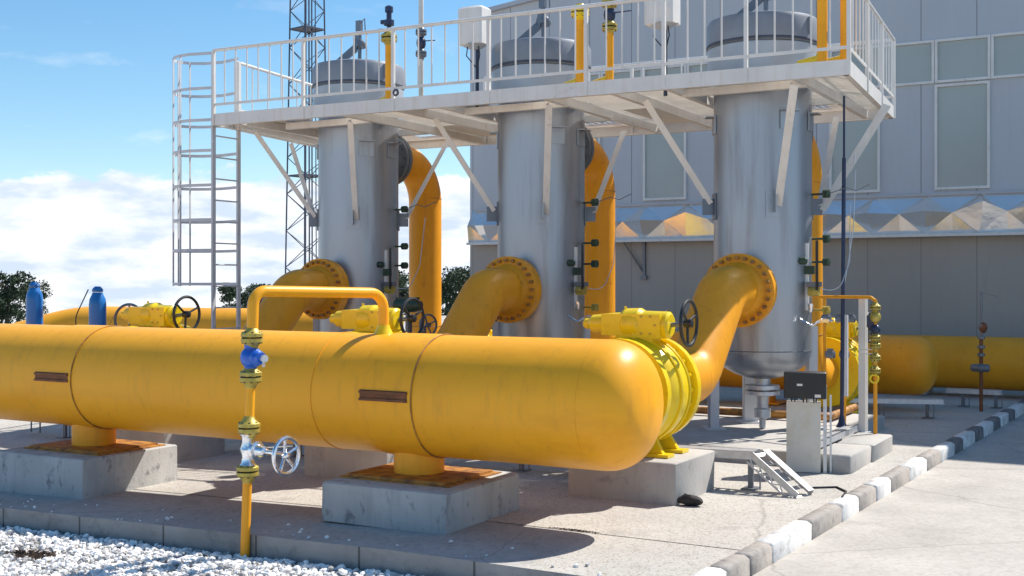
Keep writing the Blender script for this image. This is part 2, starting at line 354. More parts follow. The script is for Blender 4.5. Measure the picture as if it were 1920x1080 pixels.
# far yard left of and behind the station
sheet('paved_yard', 'road', -42, -2.9, 23.9, 60, -.03)
sheet('yard_beyond', 'road', -42, -29.9, 7, 23.9, -.13)

def ray_y(px):                                  # where a sight line over the kerb meets the kerb line
    t = (px-960)/F_PX; a, b = t*.8704-.4924, t*.4924+.8704
    y = 9.
    for _ in range(30): y = KX(y)/a*b
    return y
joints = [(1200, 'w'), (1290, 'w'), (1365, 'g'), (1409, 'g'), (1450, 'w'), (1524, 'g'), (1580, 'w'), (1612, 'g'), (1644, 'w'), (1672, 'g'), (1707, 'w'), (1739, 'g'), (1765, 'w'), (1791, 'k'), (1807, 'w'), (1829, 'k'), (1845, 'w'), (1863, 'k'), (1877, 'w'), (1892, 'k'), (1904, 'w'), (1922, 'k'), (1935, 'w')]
kd = {'w': ('kerb_white', 'white painted'), 'g': ('kerb_grey', 'bare grey'), 'k': ('kerb_grey_shade', 'shade-darkened grey')}
kl = {0: 'white painted kerb stone just off the near end of the row', 1: 'white painted kerb stone cut by the bottom edge of the photo', 2: 'nearest bare grey kerb stone, next to the bottom white one',
      3: 'second bare grey kerb stone, joined to another grey one by a pale mortar line', 4: 'long clean white kerb stone between two grey ones, nearest whole white one', 5: 'grey kerb stone with a pale drip down its road face',
      6: 'white kerb stone level with the foot of the sloping cable tray', 7: 'short grey kerb stone just before the dark open joint', 8: 'white kerb stone just past the dark open joint',
      9: 'brownish grey kerb stone right of the two low concrete footings', 10: 'white kerb stone third back from the shadow line', 11: 'grey kerb stone second back from the shadow line', 12: 'bright white kerb stone, last one in full sun'}
for i, (px, c) in enumerate(joints[:-1]):
    y0, y1 = ray_y(px), ray_y(joints[i+1][0]); g = .045 if i == 8 else .008
    x0, x1 = KX(y0+.001), KX(y1); cy = (y0+y1)/2; cx = KX(cy)-.077
    m = MB().bbox((cx, cy+g/2, -.06), (.150, y1-y0-g, .18), .022, rz=-.037, rough=.003)
    lab = kl.get(i) or ('%s kerb stone in the building shadow, number %s back from the sunlit ones' % (kd[c][1], ['one', 'two', 'three', 'four', 'five', 'six', 'seven', 'eight', 'nine'][i-13]))
    tag(m.build('kerb_stone', kd[c][0], None, True, 60), lab, 'kerb stone', 'painted kerb stones along the road')
    
# near kerb out of the frame and gravel bed in front of the apron
o = MB().box((-2.75, 3.9, -.10), (.15, 6.1, .26)).build('kerb_run', 'kerb_grey', None, False); o['kind'] = 'structure'
o = pad('gb', 'gravel_base', -5, 7.098, -.185, 0, xs).build('gravel_bed', 'gravel_base', None, False); o['kind'] = 'structure'
ico = [(0, 0, 1), (.894, 0, .447), (.276, .851, .447), (-.724, .526, .447), (-.724, -.526, .447), (.276, -.851, .447), (.724, .526, -.447), (-.276, .851, -.447), (-.894, 0, -.447), (-.276, -.851, -.447), (.724, -.526, -.447), (0, 0, -1)]
icf = [(0, 1, 2), (0, 2, 3), (0, 3, 4), (0, 4, 5), (0, 5, 1), (1, 6, 2), (2, 7, 3), (3, 8, 4), (4, 9, 5), (5, 10, 1), (1, 10, 6), (2, 6, 7), (3, 7, 8), (4, 8, 9), (5, 9, 10), (6, 11, 10), (6, 7, 11), (7, 8, 11), (8, 9, 11), (9, 10, 11)]
m = MB(); vs = []; fs = []
for i in range(11500):
    x = random.uniform(-10.6, -3.3); y = 7.06-random.random()**1.25*2.1
    r = random.choice((.014, .018, .022, .027)); r *= random.uniform(.8, 1.2)
    if random.random() < .12 and y > 6.8: y = 7.05-random.random()*.12
    z = gz(x)-.185+r*random.uniform(.2, .9)+random.random()*.015
    if i % 260 == 0: y = 7.12+random.random()**2*.5; z = gz(x)+r*.4; r *= .7
    a, b_, c_ = random.uniform(.7, 1.3), random.uniform(.7, 1.3), random.uniform(.5, .9); th = random.uniform(0, 6.28); k = len(vs)
    ct, st = math.cos(th), math.sin(th); tl = random.uniform(-.5, .5)
    for p in ico:
        j = random.uniform(.8, 1.15); px_, py_, pz_ = p[0]*a*r*j, p[1]*b_*r*j, p[2]*c_*r*j; pz_ += px_*tl
        vs.append((x+px_*ct-py_*st, y+px_*st+py_*ct, z+pz_))
    fs += [tuple(q+k for q in f) for f in icf]
m.v = [Vector(p) for p in vs]; m.f = fs
tag(m.build('gravel', 'stone', None, False), kind='stuff')

# dead weed tuft in the gravel, moss in the joint of the apron
def tuft(name, cx, cy, sx, sy, n, h, mt, label, cat):
    m = MB()
    for i in range(n):
        x = cx+random.gauss(0, sx); y = cy+random.gauss(0, sy); z0 = gz(x)+(-.175 if y < 7.1 else 0); a = random.uniform(0, 6.28); hh = h*random.uniform(.4, 1); d = Vector((math.cos(a), math.sin(a), 0))
        b0 = Vector((x, y, z0)); s_ = Vector((-d.y, d.x, 0))*.004
        m.add([b0-s_, b0+s_, b0+d*hh*.6+s_*.6+Vector((0, 0, hh*.6)), b0+d*hh*1.4+Vector((0, 0, hh*.7)), b0+d*hh*.6-s_*.6+Vector((0, 0, hh*.6))], [(0, 1, 2, 3, 4)])
    tag(m.build(name, mt, None, False), label, cat)
tuft('dead_weed', -8.0, 6.35, .10, .04, 520, .06, 'dead_grass', 'flattened brown dead weed lying on the white gravel at bottom left', 'weed')
tuft('dry_moss', -4.15, 8.36, .10, .008, 520, .015, 'dead_grass', 'thin line of dry moss along the apron joint beside the big pipe shadow', 'moss')

# ------------------------------------------------------------------ concrete blocks and plinths
def block(cx, cy, sx, sy, z0, z1, label, mt='concrete', grp='concrete support blocks', name='concrete_block'):
    m = MB().bbox((cx, cy, (z0+z1)/2), (sx, sy, z1-z0), .014, rough=.004)
    return tag(m.build(name, mt, None, True, 50), label, 'concrete block', grp)
XC = [-4.5, -7.58, -10.65]
HZ, HY, HR = 1.0, 8.4, .51
SX = [-5.66, -9.63]
block(-5.58, 8.33, 1.22, 1.17, -.01, .315, 'stained square concrete block under the nearer foot of the big yellow pipe', 'block_front')
block(-9.62, 8.33, 1.22, 1.22, -.13, .285, 'square concrete block under the left foot of the big yellow pipe', 'block_front')
for i, (x, lab) in enumerate(zip(XC, ('sunlit concrete block under the nearest lime yellow ball valve', 'shaded concrete block under the middle yellow ball valve', 'concrete block under the farthest ball valve, left of the chrome valve'))):
    block(x+.12, 10.2, 1.06, .98, gz(x)-.02, .372, lab)
block(-3.14, 12.64, .40, .90, -.01, .19, 'low concrete footing nearer the camera of the two beside the cable cabinet', grp='low footings')
block(-3.12, 13.60, .40, .98, -.01, .195, 'low concrete footing farther back of the two, under the white post', grp='low footings')
m = MB().bbox((-7.9, 14.4, .0), (8.8, 4.0, .32), .014, rough=.003)
tag(m.build('plinth', 'concrete', None, True, 50), 'long low concrete plinth under the three steel vessels', 'plinth')

# ------------------------------------------------------------------ main header pipe
hd = thing('header_pipe', (-7, HY, 0), 'thick yellow header pipe with domed end lying across the front', 'pipe')
cap = [(HR*math.cos(a)**.8 if a < 1.56 else 0, .34*math.sin(a)) for a in [i*math.pi/2/12 for i in range(13)]]
X1 = -3.93
MB().lathe([(HR, 0), (HR, 6), (HR, 12), (HR, 17.2)], (X1-17.2, HY, HZ), (1, 0, 0), 72).build('pipe', 'yellow', hd, ang=50)
MB().lathe([(HR, 0.)]+[(HR*(1-(i/14)**2.6)**(1/2.3) if i < 14 else 0, .43*(i/14)) for i in range(1, 15)], (X1+.0015, HY, HZ), (1, 0, 0), 72).build('end_cap', 'yellow', hd, ang=60)
for sx in SX:
    x0, x1 = sx-.23, sx+.26
    sl_ = MB().lathe([(HR, 0), (HR+.009, .004), (HR+.009, x1-x0-.004), (HR, x1-x0)], (x0, HY, HZ), (1, 0, 0), 72).build('sleeve', 'yellow', hd, ang=30)
    MB().torus((x1+.004, HY, HZ), (1, 0, 0), HR+.006, .006, 72, 6).build('weld_seam', 'orange_plate', sl_)
    b_ = MB()
    b_.bar((x0-.01, HY-HR*.997-.006, HZ+.030), (x1-.03, HY-HR*.997-.006, HZ+.030), .012, .085)
    for dz in (-.006, .055): b_.bar((x0-.01, HY-HR*.995-.016, HZ+dz), (x1-.03, HY-HR*.995-.016, HZ+dz), .026, .020)
    b_.build('lock_bar', 'rust', sl_)
    zt = .315 if sx > -7 else .285
    MB().lathe([(.215, 0), (.215, HZ-.40-zt)], (sx, HY, zt+.03), (0, 0, 1), 32).build('support_stub', 'yellow', hd)
    bp_ = MB().box((sx+.02, HY-.02, zt+.021), (.98, .78, .02)).box((sx+.03, HY-.01, zt+.006), (1.08, .86, .012)).build('base_plate', 'orange_plate', hd, False)
# weld seam near the loop foot
MB().torus((-6.42, HY, HZ), (1, 0, 0), HR+.002, .004, 72, 6).build('weld_seam', 'yellow_orange', hd)

# ------------------------------------------------------------------ vent loop with blue valve in front of the header
vp = thing('bypass_pipe', (-6.38, 7.10, -.17), 'thin yellow pipe loop with blue valve and chrome handwheel, rising from the gravel edge', 'pipe')
bx, by = -6.40, 7.06; tx = -6.335
def pp(z): f = (z+.2)/2.1; return Vector((bx+(tx-bx)*f, by+.03*f, z))
MB().sweep(bend([pp(1.30), pp(1.885), (-6.03, 8.4, 1.86), (-6.03, 8.4, 1.50)], [.11, .15]), .045, 20).build('upper_pipe', 'yellow', vp)
MB().lathe([(.09, 0), (.075, .03), (.055, .07), (.05, .09)], (-6.03, 8.4, 1.495), (0, 0, 1), 20).build('saddle', 'bright_yellow', vp)
MB().sweep([pp(-.19), pp(.44)], .037, 18).build('lower_pipe', 'yellow_orange', vp)
MB().sweep([pp(.76), pp(1.20)], .037, 18).build('middle_pipe', 'yellow', vp)
for z in (1.52, 1.215, .815, .475): flange_pair(vp, pp(z), (0, 0, 1), .087, .026, .014, 'brass')
bv = MB().sphere(pp(1.365), .088, (1, 1, 1.0), 20, 12).lathe([(.062, 0), (.068, .03), (.05, .05), (.05, .25), (.068, .27), (.062, .29)], pp(1.22), (0, 0, 1), 20).build('blue_valve', 'blue', vp)
MB().lathe([(.06, 0), (.062, .10), (.045, .12), (.045, .16)], pp(1.365), (.87, -.3, 0), 18).build('bonnet', 'blue', bv)
MB().lathe([(.02, .15), (.02, .19), (.03, .195), (.03, .21)], pp(1.365), (.87, -.3, 0), 12).box(pp(1.345)+Vector((.18, -.06, 0)), (.01, .02, .09)).build('stem', 'galv', bv)
gv = MB().lathe([(.07, 0), (.05, .03), (.045, .08), (.062, .13), (.045, .18), (.05, .23), (.07, .26)], pp(.515), (0, 0, 1), 20).build('gate_valve', 'chrome', vp)
MB().lathe([(.045, 0), (.045, .07), (.075, .075), (.075, .10), (.05, .11), (.04, .18), (.018, .19), (.018, .42)], pp(.645), (1, -.05, -.03), 20).build('bonnet', 'chrome', gv)
handwheel(gv, pp(.635)+Vector((.40, -.02, -.01)), (1, -.05, 0), .138, 'chrome', .016, 5, .025)

# ------------------------------------------------------------------ ball valves with gear actuators (one built, two copied)
def make_valve(x, label):
    t = thing('ball_valve', (x, 10.2, .372), label, 'valve', 'yellow ball valves behind the header')
    MB().lathe([(.36, -.31), (.43, -.25), (.49, -.15), (.51, 0), (.49, .15), (.43, .25), (.36, .31)], (x, 10.2, .95), (0, 1, 0), 48).build('body', 'bright_yellow', t, ang=50)
    for s in (-1, 1):
        q = MB().lathe([(.29, 0), (.495, .0), (.495, .085), (.30, .09)], (x, 10.2+s*.33, .95), (0, s, 0), 40)
        bolts(q, (x, 10.2+s*.33-s*.02, .95), (0, 1, 0), .44, 20, .024, .05).build('flange', 'bright_yellow', t)
        for k in (-1, 1):
            q = MB(); q.add([(x+k*.18-.09, 10.2+s*.16-.02, .56), (x+k*.18+.09, 10.2+s*.16-.02, .56), (x+k*.30+.06, 10.2+s*.18-.03, .40), (x+k*.30-.10, 10.2+s*.18-.03, .40),
                   (x+k*.18-.09, 10.2+s*.16+.02, .56), (x+k*.18+.09, 10.2+s*.16+.02, .56), (x+k*.30+.06, 10.2+s*.18+.03, .40), (x+k*.30-.10, 10.2+s*.18+.03, .40)],
                  [(0, 3, 2, 1), (4, 5, 6, 7), (0, 1, 5, 4), (1, 2, 6, 5), (2, 3, 7, 6), (3, 0, 4, 7)])
            q.box((x+k*.31, 10.2+s*.18, .387), (.24, .16, .028)); q.build('foot', 'bright_yellow', t, False)
    for yy, w_ in ((-.10, .018), (.10, .018)): MB().torus((x, 10.2+yy, .95), (0, 1, 0), .50, .018, 48, 6).build('rib', 'bright_yellow', t)
    MB().lathe([(.17, 0), (.17, .03), (.10, .04), (.09, .13), (.15, .14), (.15, .17)], (x-.02, 10.2, 1.38), (0, 0, 1), 24).build('stem_housing', 'bright_yellow', t)
    z = 1.56
    a = MB().lathe([(.030, -.53), (.050, -.51), (.052, -.47), (.085, -.43), (.095, -.33), (.10, -.30), (.115, -.12), (.15, -.08), (.155, .06), (.13, .10), (.125, .34), (.10, .36)], (x, 10.2, z), (1, 0, 0), 24)
    a.box((x-.12, 10.2, z), (.34, .25, .20)).box((x+.16, 10.2, z-.01), (.28, .27, .22)); a.box((x+.05, 10.18, z-.17), (.34, .2, .14))
    ac = a.build('actuator', 'bright_yellow', t, ang=30)
    bolts(MB(), (x+.16, 10.065, z), (0, 1, 0), .09, 6, .012, .02).build('bolts', 'brass', ac)
    MB().lathe([(.03, 0), (.03, .03), (.012, .04), (.012, .07)], (x-.1, 10.2, z+.10), (0, 0, 1), 10).build('grease_nipple', 'bright_yellow', ac)
    MB().tube((x+.34, 10.2, z), (x+.535, 10.2, z+.02), .022, 12).build('shaft', 'steel_dark', ac)
    handwheel(ac, (x+.53, 10.2, z+.02), (1, 0, 0), .205, 'black', .017, 3, .04)
    return t
v0 = make_valve(XC[0]+.05, 'lime yellow ball valve with long gearbox and black handwheel, just behind the domed pipe end')
dup(v0, (XC[1]+.09, 10.2, .372), 'yellow ball valve with black handwheel behind the right leg of the thin pipe loop')
dup(v0, (XC[2]-.02, 10.2, .372), 'yellow ball valve farthest left, its open black handwheel seen against the sky beside the ladder')

# ------------------------------------------------------------------ inlet pipes
def make_inlet(x, label):
    t = thing('inlet_pipe', (x, 10.7, 0), label, 'pipe', 'yellow inlet pipes rising to the vessels')
    MB().sweep(bend([(x, 10.61, .95), (x, 11.80, .95), (x, 12.74, 1.86), (x, 13.30, 1.86)], [.5, .40], 14), .278, 40).build('pipe', 'yellow_orange', t, ang=50)
    b2 = MB().sweep([(x, 8.4+.4, .95), (x, 9.8, .95)], .262, 40).build('branch', 'yellow', t)
    MB().torus((x, 10.9, .95), (0, 1, 0), .262, .006, 40, 6).build('weld_seam', 'orange_plate', t)
    MB().torus((x, 13.04, 1.855), (0, 1, .08), .262, .007, 40, 6).build('weld_seam', 'orange_plate', t)
    q = MB().lathe([(.27, -.11), (.30, -.06), (.33, -.02), (.43, 0), (.43, .075), (.28, .08)], (x, 13.27, 1.86), (0, 1, 0), 48); nf = len(q.f)
    bolts(q, (x, 13.25, 1.86), (0, 1, 0), .38, 24, .025, .07).build('flange', 'yellow_orange', t, mats=['orange_plate'], fmat=lambda i, pl: int(i >= nf))
    f2 = MB().lathe([(.42, 0), (.42, .07), (.35, .085), (.31, .16)], (x, 13.36, 1.86), (0, 1, 0), 48).build('mating_flange', 'yellow_orange', t)
    return t
i0 = make_inlet(XC[0], 'orange yellow pipe bending up into the nearest vessel, in full view at right')
dup(i0, (XC[1], 10.7, 0), 'orange yellow pipe bending up into the middle vessel')
dup(i0, (XC[2], 10.7, 0), 'orange yellow pipe bending up into the left vessel, behind the thin pipe loop')

# ------------------------------------------------------------------ vessels
VY, VR = 14.2, .59
def rad(a): a = R(a); return Vector((math.sin(a), -math.cos(a), 0))    # azimuth measured from the camera side
AZ0 = 30
def make_vessel(x, label):
    t = thing('pressure_vessel', (x, VY, .16), label, 'vessel', 'grey steel separator vessels')
    c = Vector((x, VY, 0))
    head = [(VR*math.sin(a), 1.13-.36*math.cos(a)) for a in [i*math.pi/2/10 for i in range(11)]]
    MB().lathe(head+[(VR, 2.2), (VR, 3.3), (VR, 4.42), (VR+.07, 4.44), (VR+.07, 4.80)], (x, VY, 0), (0, 0, 1), 72).build('shell', 'steel', t, ang=40)
    MB().torus((x, VY, 1.13), (0, 0, 1), VR, .006, 72, 6).build('weld_seam', 'steel_dark', t)
    MB().lathe([(VR+.055, 4.47), (VR+.075, 4.48), (VR+.075, 4.79), (VR+.05, 4.80)], (x, VY, 0), (0, 0, 1), 64).build('collar', 'cover_light', t)
    cv = MB().lathe([(VR+.04, 4.80), (VR+.085, 4.83), (VR+.085, 5.09), (VR+.06, 5.14), (VR-.1, 5.18), (0, 5.20)], (x, VY, 0), (0, 0, 1), 64).build('cover', 'cover_grey', t, ang=28)
    MB().lathe([(VR+.087, 4.825), (VR+.09, 4.83), (VR+.09, 4.85), (VR+.087, 4.855)], (x, VY, 0), (0, 0, 1), 64).build('seal_band', 'mast', cv)
    # closure lever
    dv = MB().bar((x-.28, VY-.18, 5.17), (x-.02, VY-.05, 5.42), .07, .10).bar((x-.02, VY-.05, 5.40), (x+.04, VY-.05, 5.60), .06, .08).tube((x+.06, VY-.05, 5.16), (x+.06, VY-.05, 5.78), .028, 10)
    dv.lathe([(.05, -.09), (.06, -.06), (.06, .08), (.04, .1)], (x+.12, VY-.09, 5.46), (.3, -1, .1), 14).box((x+.05, VY-.05, 5.74), (.09, .06, .16)).sweep([(x+.06, VY-.05, 5.78), (x+.15, VY-.05, 5.84), (x+.16, VY-.05, 5.66)], .009, 6)
    dv.build('closure_lever', 'steel_dark', cv)
    MB().box(c+rad(70)*(VR+.09)+Vector((0, 0, 5.0)), (.02, .02, .2)).build('lug', 'steel_dark', cv)
    # inlet and outlet nozzles
    MB().lathe([(.27, 0), (.27, .22)], (x, VY-.78, 1.86), (0, 1, 0), 32).build('inlet_nozzle', 'steel', t)
    nz_ = MB().lathe([(.27, .5), (.27, .62), (.33, .66), (.40, .68), (.40, .75), (.30, .76), (.40, .77), (.40, .84), (.30, .88)], (x, VY, 3.84), (0, 1, 0), 40).build('outlet_nozzle', 'steel_dark', t)
    bolts(MB(), (x, VY+.76, 3.84), (0, 1, 0), .36, 16, .02, .2).build('bolts', 'steel_dark', nz_)
    # bottom drain
    MB().lathe([(.10, .80), (.10, .70), (.21, .695), (.21, .65), (.12, .645), (.12, .63), (.21, .625), (.21, .58), (.08, .56), (.07, .42), (.10, .40), (.10, .30), (.04, .28), (.04, .17)], (x, VY, 0), (0, 0, 1), 24).build('drain', 'galv', t)
    for a in (AZ0-88, AZ0+92, AZ0+182):
        d = rad(a); p = c+d*(VR-.03); s_ = rad(a+90)
        l = MB(); z0, z1 = .16, 1.42; cc = p+Vector((0, 0, (z0+z1)/2))
        l.box(cc, (.014, .17, z1-z0), ax=(d, s_, Vector((0, 0, 1)))); l.box(cc+d*.05+s_*.085, (.10, .012, z1-z0), ax=(d, s_, Vector((0, 0, 1)))); l.box(cc+d*.05-s_*.085, (.10, .012, z1-z0), ax=(d, s_, Vector((0, 0, 1))))
        l.box(p+d*.04+Vector((0, 0, .17)), (.24, .28, .02), ax=(d, s_, Vector((0, 0, 1))))
        l.build('leg', 'grey_paint', t, False)
    for a in (AZ0, AZ0-90, AZ0+90, AZ0+180):
        d = rad(a); s_ = rad(a+90); p = c+d*(VR+.004)+Vector((0, 0, 2.88)); ax = (d, s_, Vector((0, 0, 1)))
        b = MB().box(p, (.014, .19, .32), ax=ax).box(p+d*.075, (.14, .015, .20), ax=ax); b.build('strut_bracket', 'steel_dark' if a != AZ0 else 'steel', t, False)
    for a in (48, -62, 92):
        d = rad(a); s_ = rad(a+90); p = c+d*(VR+.004)+Vector((0, 0, 3.88)); ax = (d, s_, Vector((0, 0, 1)))
        MB().box(p, (.014, .22, .22), ax=ax).box(p+d*.05+Vector((0, 0, .1)), (.10, .22, .012), ax=ax).build('deck_bracket', 'steel', t, False)
    return t
v1 = make_vessel(XC[0], 'grey steel vessel on the right, nearest the camera, in front of the building canopy')
dup(v1, (XC[1], VY, .16), 'grey steel vessel in the middle of the three')
dup(v1, (XC[2], VY, .16), 'grey steel vessel on the left, next to the ladder and the mast')

# gauges, valves and transmitters clamped on the vessels' right sides
def make_gauges(x, label):
    t = thing('level_gauge', (x+.72, VY+.05, 1.0), label, 'gauge', 'level gauges on the vessels')
    gx, gy = x+.70, VY-.02
    MB().tube((gx-.12, gy-.1, 1.62), (gx-.12, gy-.1, 2.42), .028, 10).build('standpipe', 'white_paint', t)
    a = MB().box((gx-.10, gy-.12, 2.10), (.16, .06, .10)); a.lathe([(.03, -.22), (.045, -.2), (.045, -.10), (.03, -.08), (.03, .04), (.045, .05), (.045, .12), (.025, .14)], (gx-.22, gy-.22, 2.21), (1, .1, 0), 12)
    a.build('isolation_valve', 'dark_green', t)
    MB().bar((gx+.03, gy-.2, 1.86), (gx+.03, gy-.2, 2.45), .03, .012).build('lever', 'black', t)
    b = MB().box((gx-.02, gy-.14, 1.93), (.17, .09, .06)).build('transmitter_head', 'steel_dark', t)
    MB().lathe([(.06, -.06), (.065, 0), (.06, .06)], (gx-.02, gy-.14, 1.85), (1, 0, 0), 14).build('transmitter', 'brass', t)
    for z, mt in ((2.48, 'dark_green'), (2.20, 'dark_green'), (3.02, 'dark_green'), (1.62, 'brass')):
        MB().tube((gx-.16, gy+.15, z), (gx+.05, gy+.12, z), .013, 8).lathe([(.02, 0), (.05, .005), (.05, .035), (.025, .04), (.05, .045), (.05, .075), (.02, .08)], (gx+.02, gy+.12, z), (1, -.1, 0), 14).build('gauge_cock', mt, t)
    MB().sweep(bend([(gx+.05, gy-.1, 1.88), (gx+.25, gy-.05, 1.84), (gx+.34, gy+.1, 2.2), (gx+.30, gy+.3, 2.9)], .15, 5), .006, 6).build('tubing', 'galv', t)
    MB().sweep([(gx+.09, gy+.1, 3.02), (gx+.3, gy+.1, 3.08), (gx+.42, gy+.1, 3.04), (gx+.55, gy+.2, 3.12)], .006, 6).build('impulse_line', 'steel_dark', t)
    MB().lathe([(.02, 0), (.03, .02), (.03, .1)], (gx-.05, gy-.18, 1.60), (0, 0, 1), 10).sweep(bend([(gx-.16, gy-.25, 1.52), (gx-.02, gy-.25, 1.44), (gx+.10, gy-.2, 1.52), (gx+.22, gy-.2, 1.50)], .05, 4), .013, 8).box((gx+.12, gy-.2, 1.5), (.12, .05, .04)).build('drain_cock', 'chrome', t)
    return t
g0 = make_gauges(XC[0], 'gauge column with green cocks and black levers on the right side of the nearest vessel')
dup(g0, (XC[1]+.72, VY+.05, 1.0), 'gauge column with green cocks between the middle vessel and its yellow downpipe')
dup(g0, (XC[2]+.72, VY+.05, 1.0), 'gauge column with three round cocks against the sky, right side of the left vessel')

# ------------------------------------------------------------------ outlet pipes, rear valves, rear headers
def make_outlet(x, label):
    t = thing('outlet_pipe', (x, 16.0, 0), label, 'pipe', 'yellow downpipes behind the vessels')
    MB().sweep(bend([(x, VY+.86, 3.84), (x, 15.98, 3.84), (x, 15.98, .68), (x, 17.0, .68)], [.62, .5], 14), .262, 40).build('pipe', 'yellow_orange', t, ang=50)
    MB().torus((x, 15.98, 3.3), (0, 0, 1), .262, .006, 40, 6).build('weld_seam', 'orange_plate', t)
    MB().torus((x, 15.98, 1.25), (0, 0, 1), .262, .006, 40, 6).build('weld_seam', 'orange_plate', t)
    return t
o0 = make_outlet(XC[0], 'yellow downpipe mostly hidden behind the nearest vessel')
dup(o0, (XC[1]-.0, 16.0, 0), 'thick yellow downpipe between the middle and the nearest vessel')
dup(o0, (XC[2]-.0, 16.0, 0), 'thick yellow downpipe with its top elbow in view, between the left and middle vessels')
dup(v0, (XC[0]+.05, 17.3, .10), 'yellow valve with its gearbox in the shadow behind the white post at right')
dup(v0, (XC[1]+.05, 17.3, .10), 'yellow valve behind the middle vessel, hidden low between the pipes')
dup(v0, (XC[2]+.05, 17.3, .10), 'yellow valve behind the left vessel, hidden low between the pipes')
for o_ in COL.objects:
    if o_.name.startswith('ball_valve') and o_.location.y > 16: o_['group'] = 'yellow valves behind the vessels'
rh = thing('rear_header_pipe', (-6, 18.8, 0), 'yellow rear header pipe with a domed end in the building shadow', 'pipe')
MB().lathe([(.45, 0), (.45, 8.6)], (-12.2, 18.8, .68), (1, 0, 0), 56).build('pipe', 'yellow_orange', rh)
MB().lathe([(.45, 0.)]+[(.45*(1-(i/12)**2.4)**(1/2.2) if i < 12 else 0, .36*(i/12)) for i in range(1, 13)], (-3.599, 18.8, .68), (1, 0, 0), 56).build('end_cap', 'yellow_orange', rh, ang=60)
for x in (-11, -5.9): MB().lathe([(.16, 0), (.16, .3)], (x, 18.8, 0), (0, 0, 1), 20).box((x, 18.8, .02), (.6, .6, .03)).build('support', 'yellow_orange', rh)
MB().lathe([(.262, 0), (.262, .8)], (XC[0], 17.7, .68), (0, 1, 0), 32).build('branch', 'yellow_orange', rh)
rp = thing('far_pipe', (2, 21.6, 0), 'yellow pipe running along the foot of the building at far right', 'pipe')
MB().lathe([(.45, 0), (.45, 20)], (-6, 21.6, .58), (1, 0, 0), 56).build('pipe', 'yellow_orange', rp)
for x in (-4, 0, 4, 8): MB().box((x, 21.6, .08), (.3, .7, .12)).build('support', 'concrete', rp, False)
lp = thing('left_header_pipe', (-17, 16.2, 0), 'sunlit yellow header pipe beyond the ladder, bending down at its left end', 'pipe')
MB().sweep(bend([(-12.6, 16.2, .98), (-19.0, 16.2, .98), (-20.6, 15.2, .45)], [1.6], 12), .51, 48).build('pipe', 'yellow', lp, ang=50)
MB().torus((-17.6, 16.2, .98), (1, 0, 0), .511, .006, 48, 6).build('weld_seam', 'orange_plate', lp)
MB().box((-13.4, 16.2, 1.6), (.13, .10, .22)).tube((-13.4, 16.2, 1.4), (-13.4, 16.2, 1.55), .05).build('stub', 'yellow_orange', lp)
for x in (-14, -17): MB().lathe([(.2, 0), (.2, .55)], (x, 16.2, -.12), (0, 0, 1), 20).build('support', 'yellow_orange', lp)

# ------------------------------------------------------------------ access platform
FL, FR, BR, BL = Vector((-12.10, 12.70, 0)), Vector((-3.15, 12.97, 0)), Vector((-3.46, 16.75, 0)), Vector((-12.75, 16.6, 0))
ZB, ZF, ZT = 4.20, 4.37, 5.28
pf = thing('access_platform', (-7.7, 14.7, 4.2), 'long white steel platform with railing around the tops of the three vessels', 'platform')
def edge_beam(a, b):
    a, b = Vector((a.x, a.y, (ZB+ZF)/2)), Vector((b.x, b.y, (ZB+ZF)/2)); d = (b-a).normalized(); nrm = Vector((d.y, -d.x, 0))
    m = MB().bar(a, b, .012, ZF-ZB); inn = -nrm*.035
    m.bar(a+inn+Vector((0, 0, (ZF-ZB)/2-.006)), b+inn+Vector((0, 0, (ZF-ZB)/2-.006)), .055, .010)
    m.bar(a+inn-Vector((0, 0, (ZF-ZB)/2-.006)), b+inn-Vector((0, 0, (ZF-ZB)/2-.006)), .055, .010)
    m.build('edge_beam', 'white_paint', pf, False)
for a, b in ((FL, FR), (FR, BR), (BR, BL), (BL, FL)): edge_beam(a, b)
def on(a, b, f): return a+(b-a)*f
for x in (-11.7, -9.9, -9.0, -8.35, -6.85, -5.95, -5.25, -3.75):
    f = (x-FL.x)/(FR.x-FL.x); a = on(FL, FR, f); b = Vector((x-.05, 16.60, 0))
    MB().bar((a.x, a.y+.03, ZB+.06), (b.x, b.y, ZB+.06), .07, .11).build('cross_beam', 'white_paint', pf, False)
for x in XC:
    for s in (-1, 1): MB().bar((x-.75, VY+s*.72, ZB+.03), (x+.75, VY+s*.72, ZB+.03), .07, .09).build('cross_beam', 'white_paint', pf, False)
# open grating deck: bearing bars across, rods along, with round cut-outs at the vessels
g = MB()
def spans(y, inset=.72):
    l = FL.x+(BL.x-FL.x)*(y-12.8)/3.9+.04; r = FR.x+(BR.x-FR.x)*(y-12.9)/3.8-.04; cuts = []
    for x in XC:
        h = inset**2-(y-VY)**2
        if h > 0: cuts.append((x-h**.5, x+h**.5))
        if y > 15.7 and abs(y-15.98) < .36: cuts.append((x-.33, x+.33))
    cuts.sort(); cur = l; res = []
    for a, b in cuts:
        if a > cur: res.append((cur, a))
        cur = max(cur, b)
    res.append((cur, r)); return res
y = 13.02
while y < 16.58:
    for a, b in spans(y): g.bar((a, y, ZF-.022), (b, y, ZF-.020), .004, .034)
    y += .030
x = FL.x+.1
while x < -3.52:
    segs = [(13.0, 16.55)]
    for xc in XC:
        h = .72**2-(x-xc)**2
        if h > 0: segs = [(13.0, VY-h**.5), (VY+h**.5, 16.55)]
    for a, b in segs: g.bar((x, a, ZF-.008), (x, b, ZF-.008), .008, .007)
    x += .10
g.build('deck_grating', 'white_paint', pf, False)
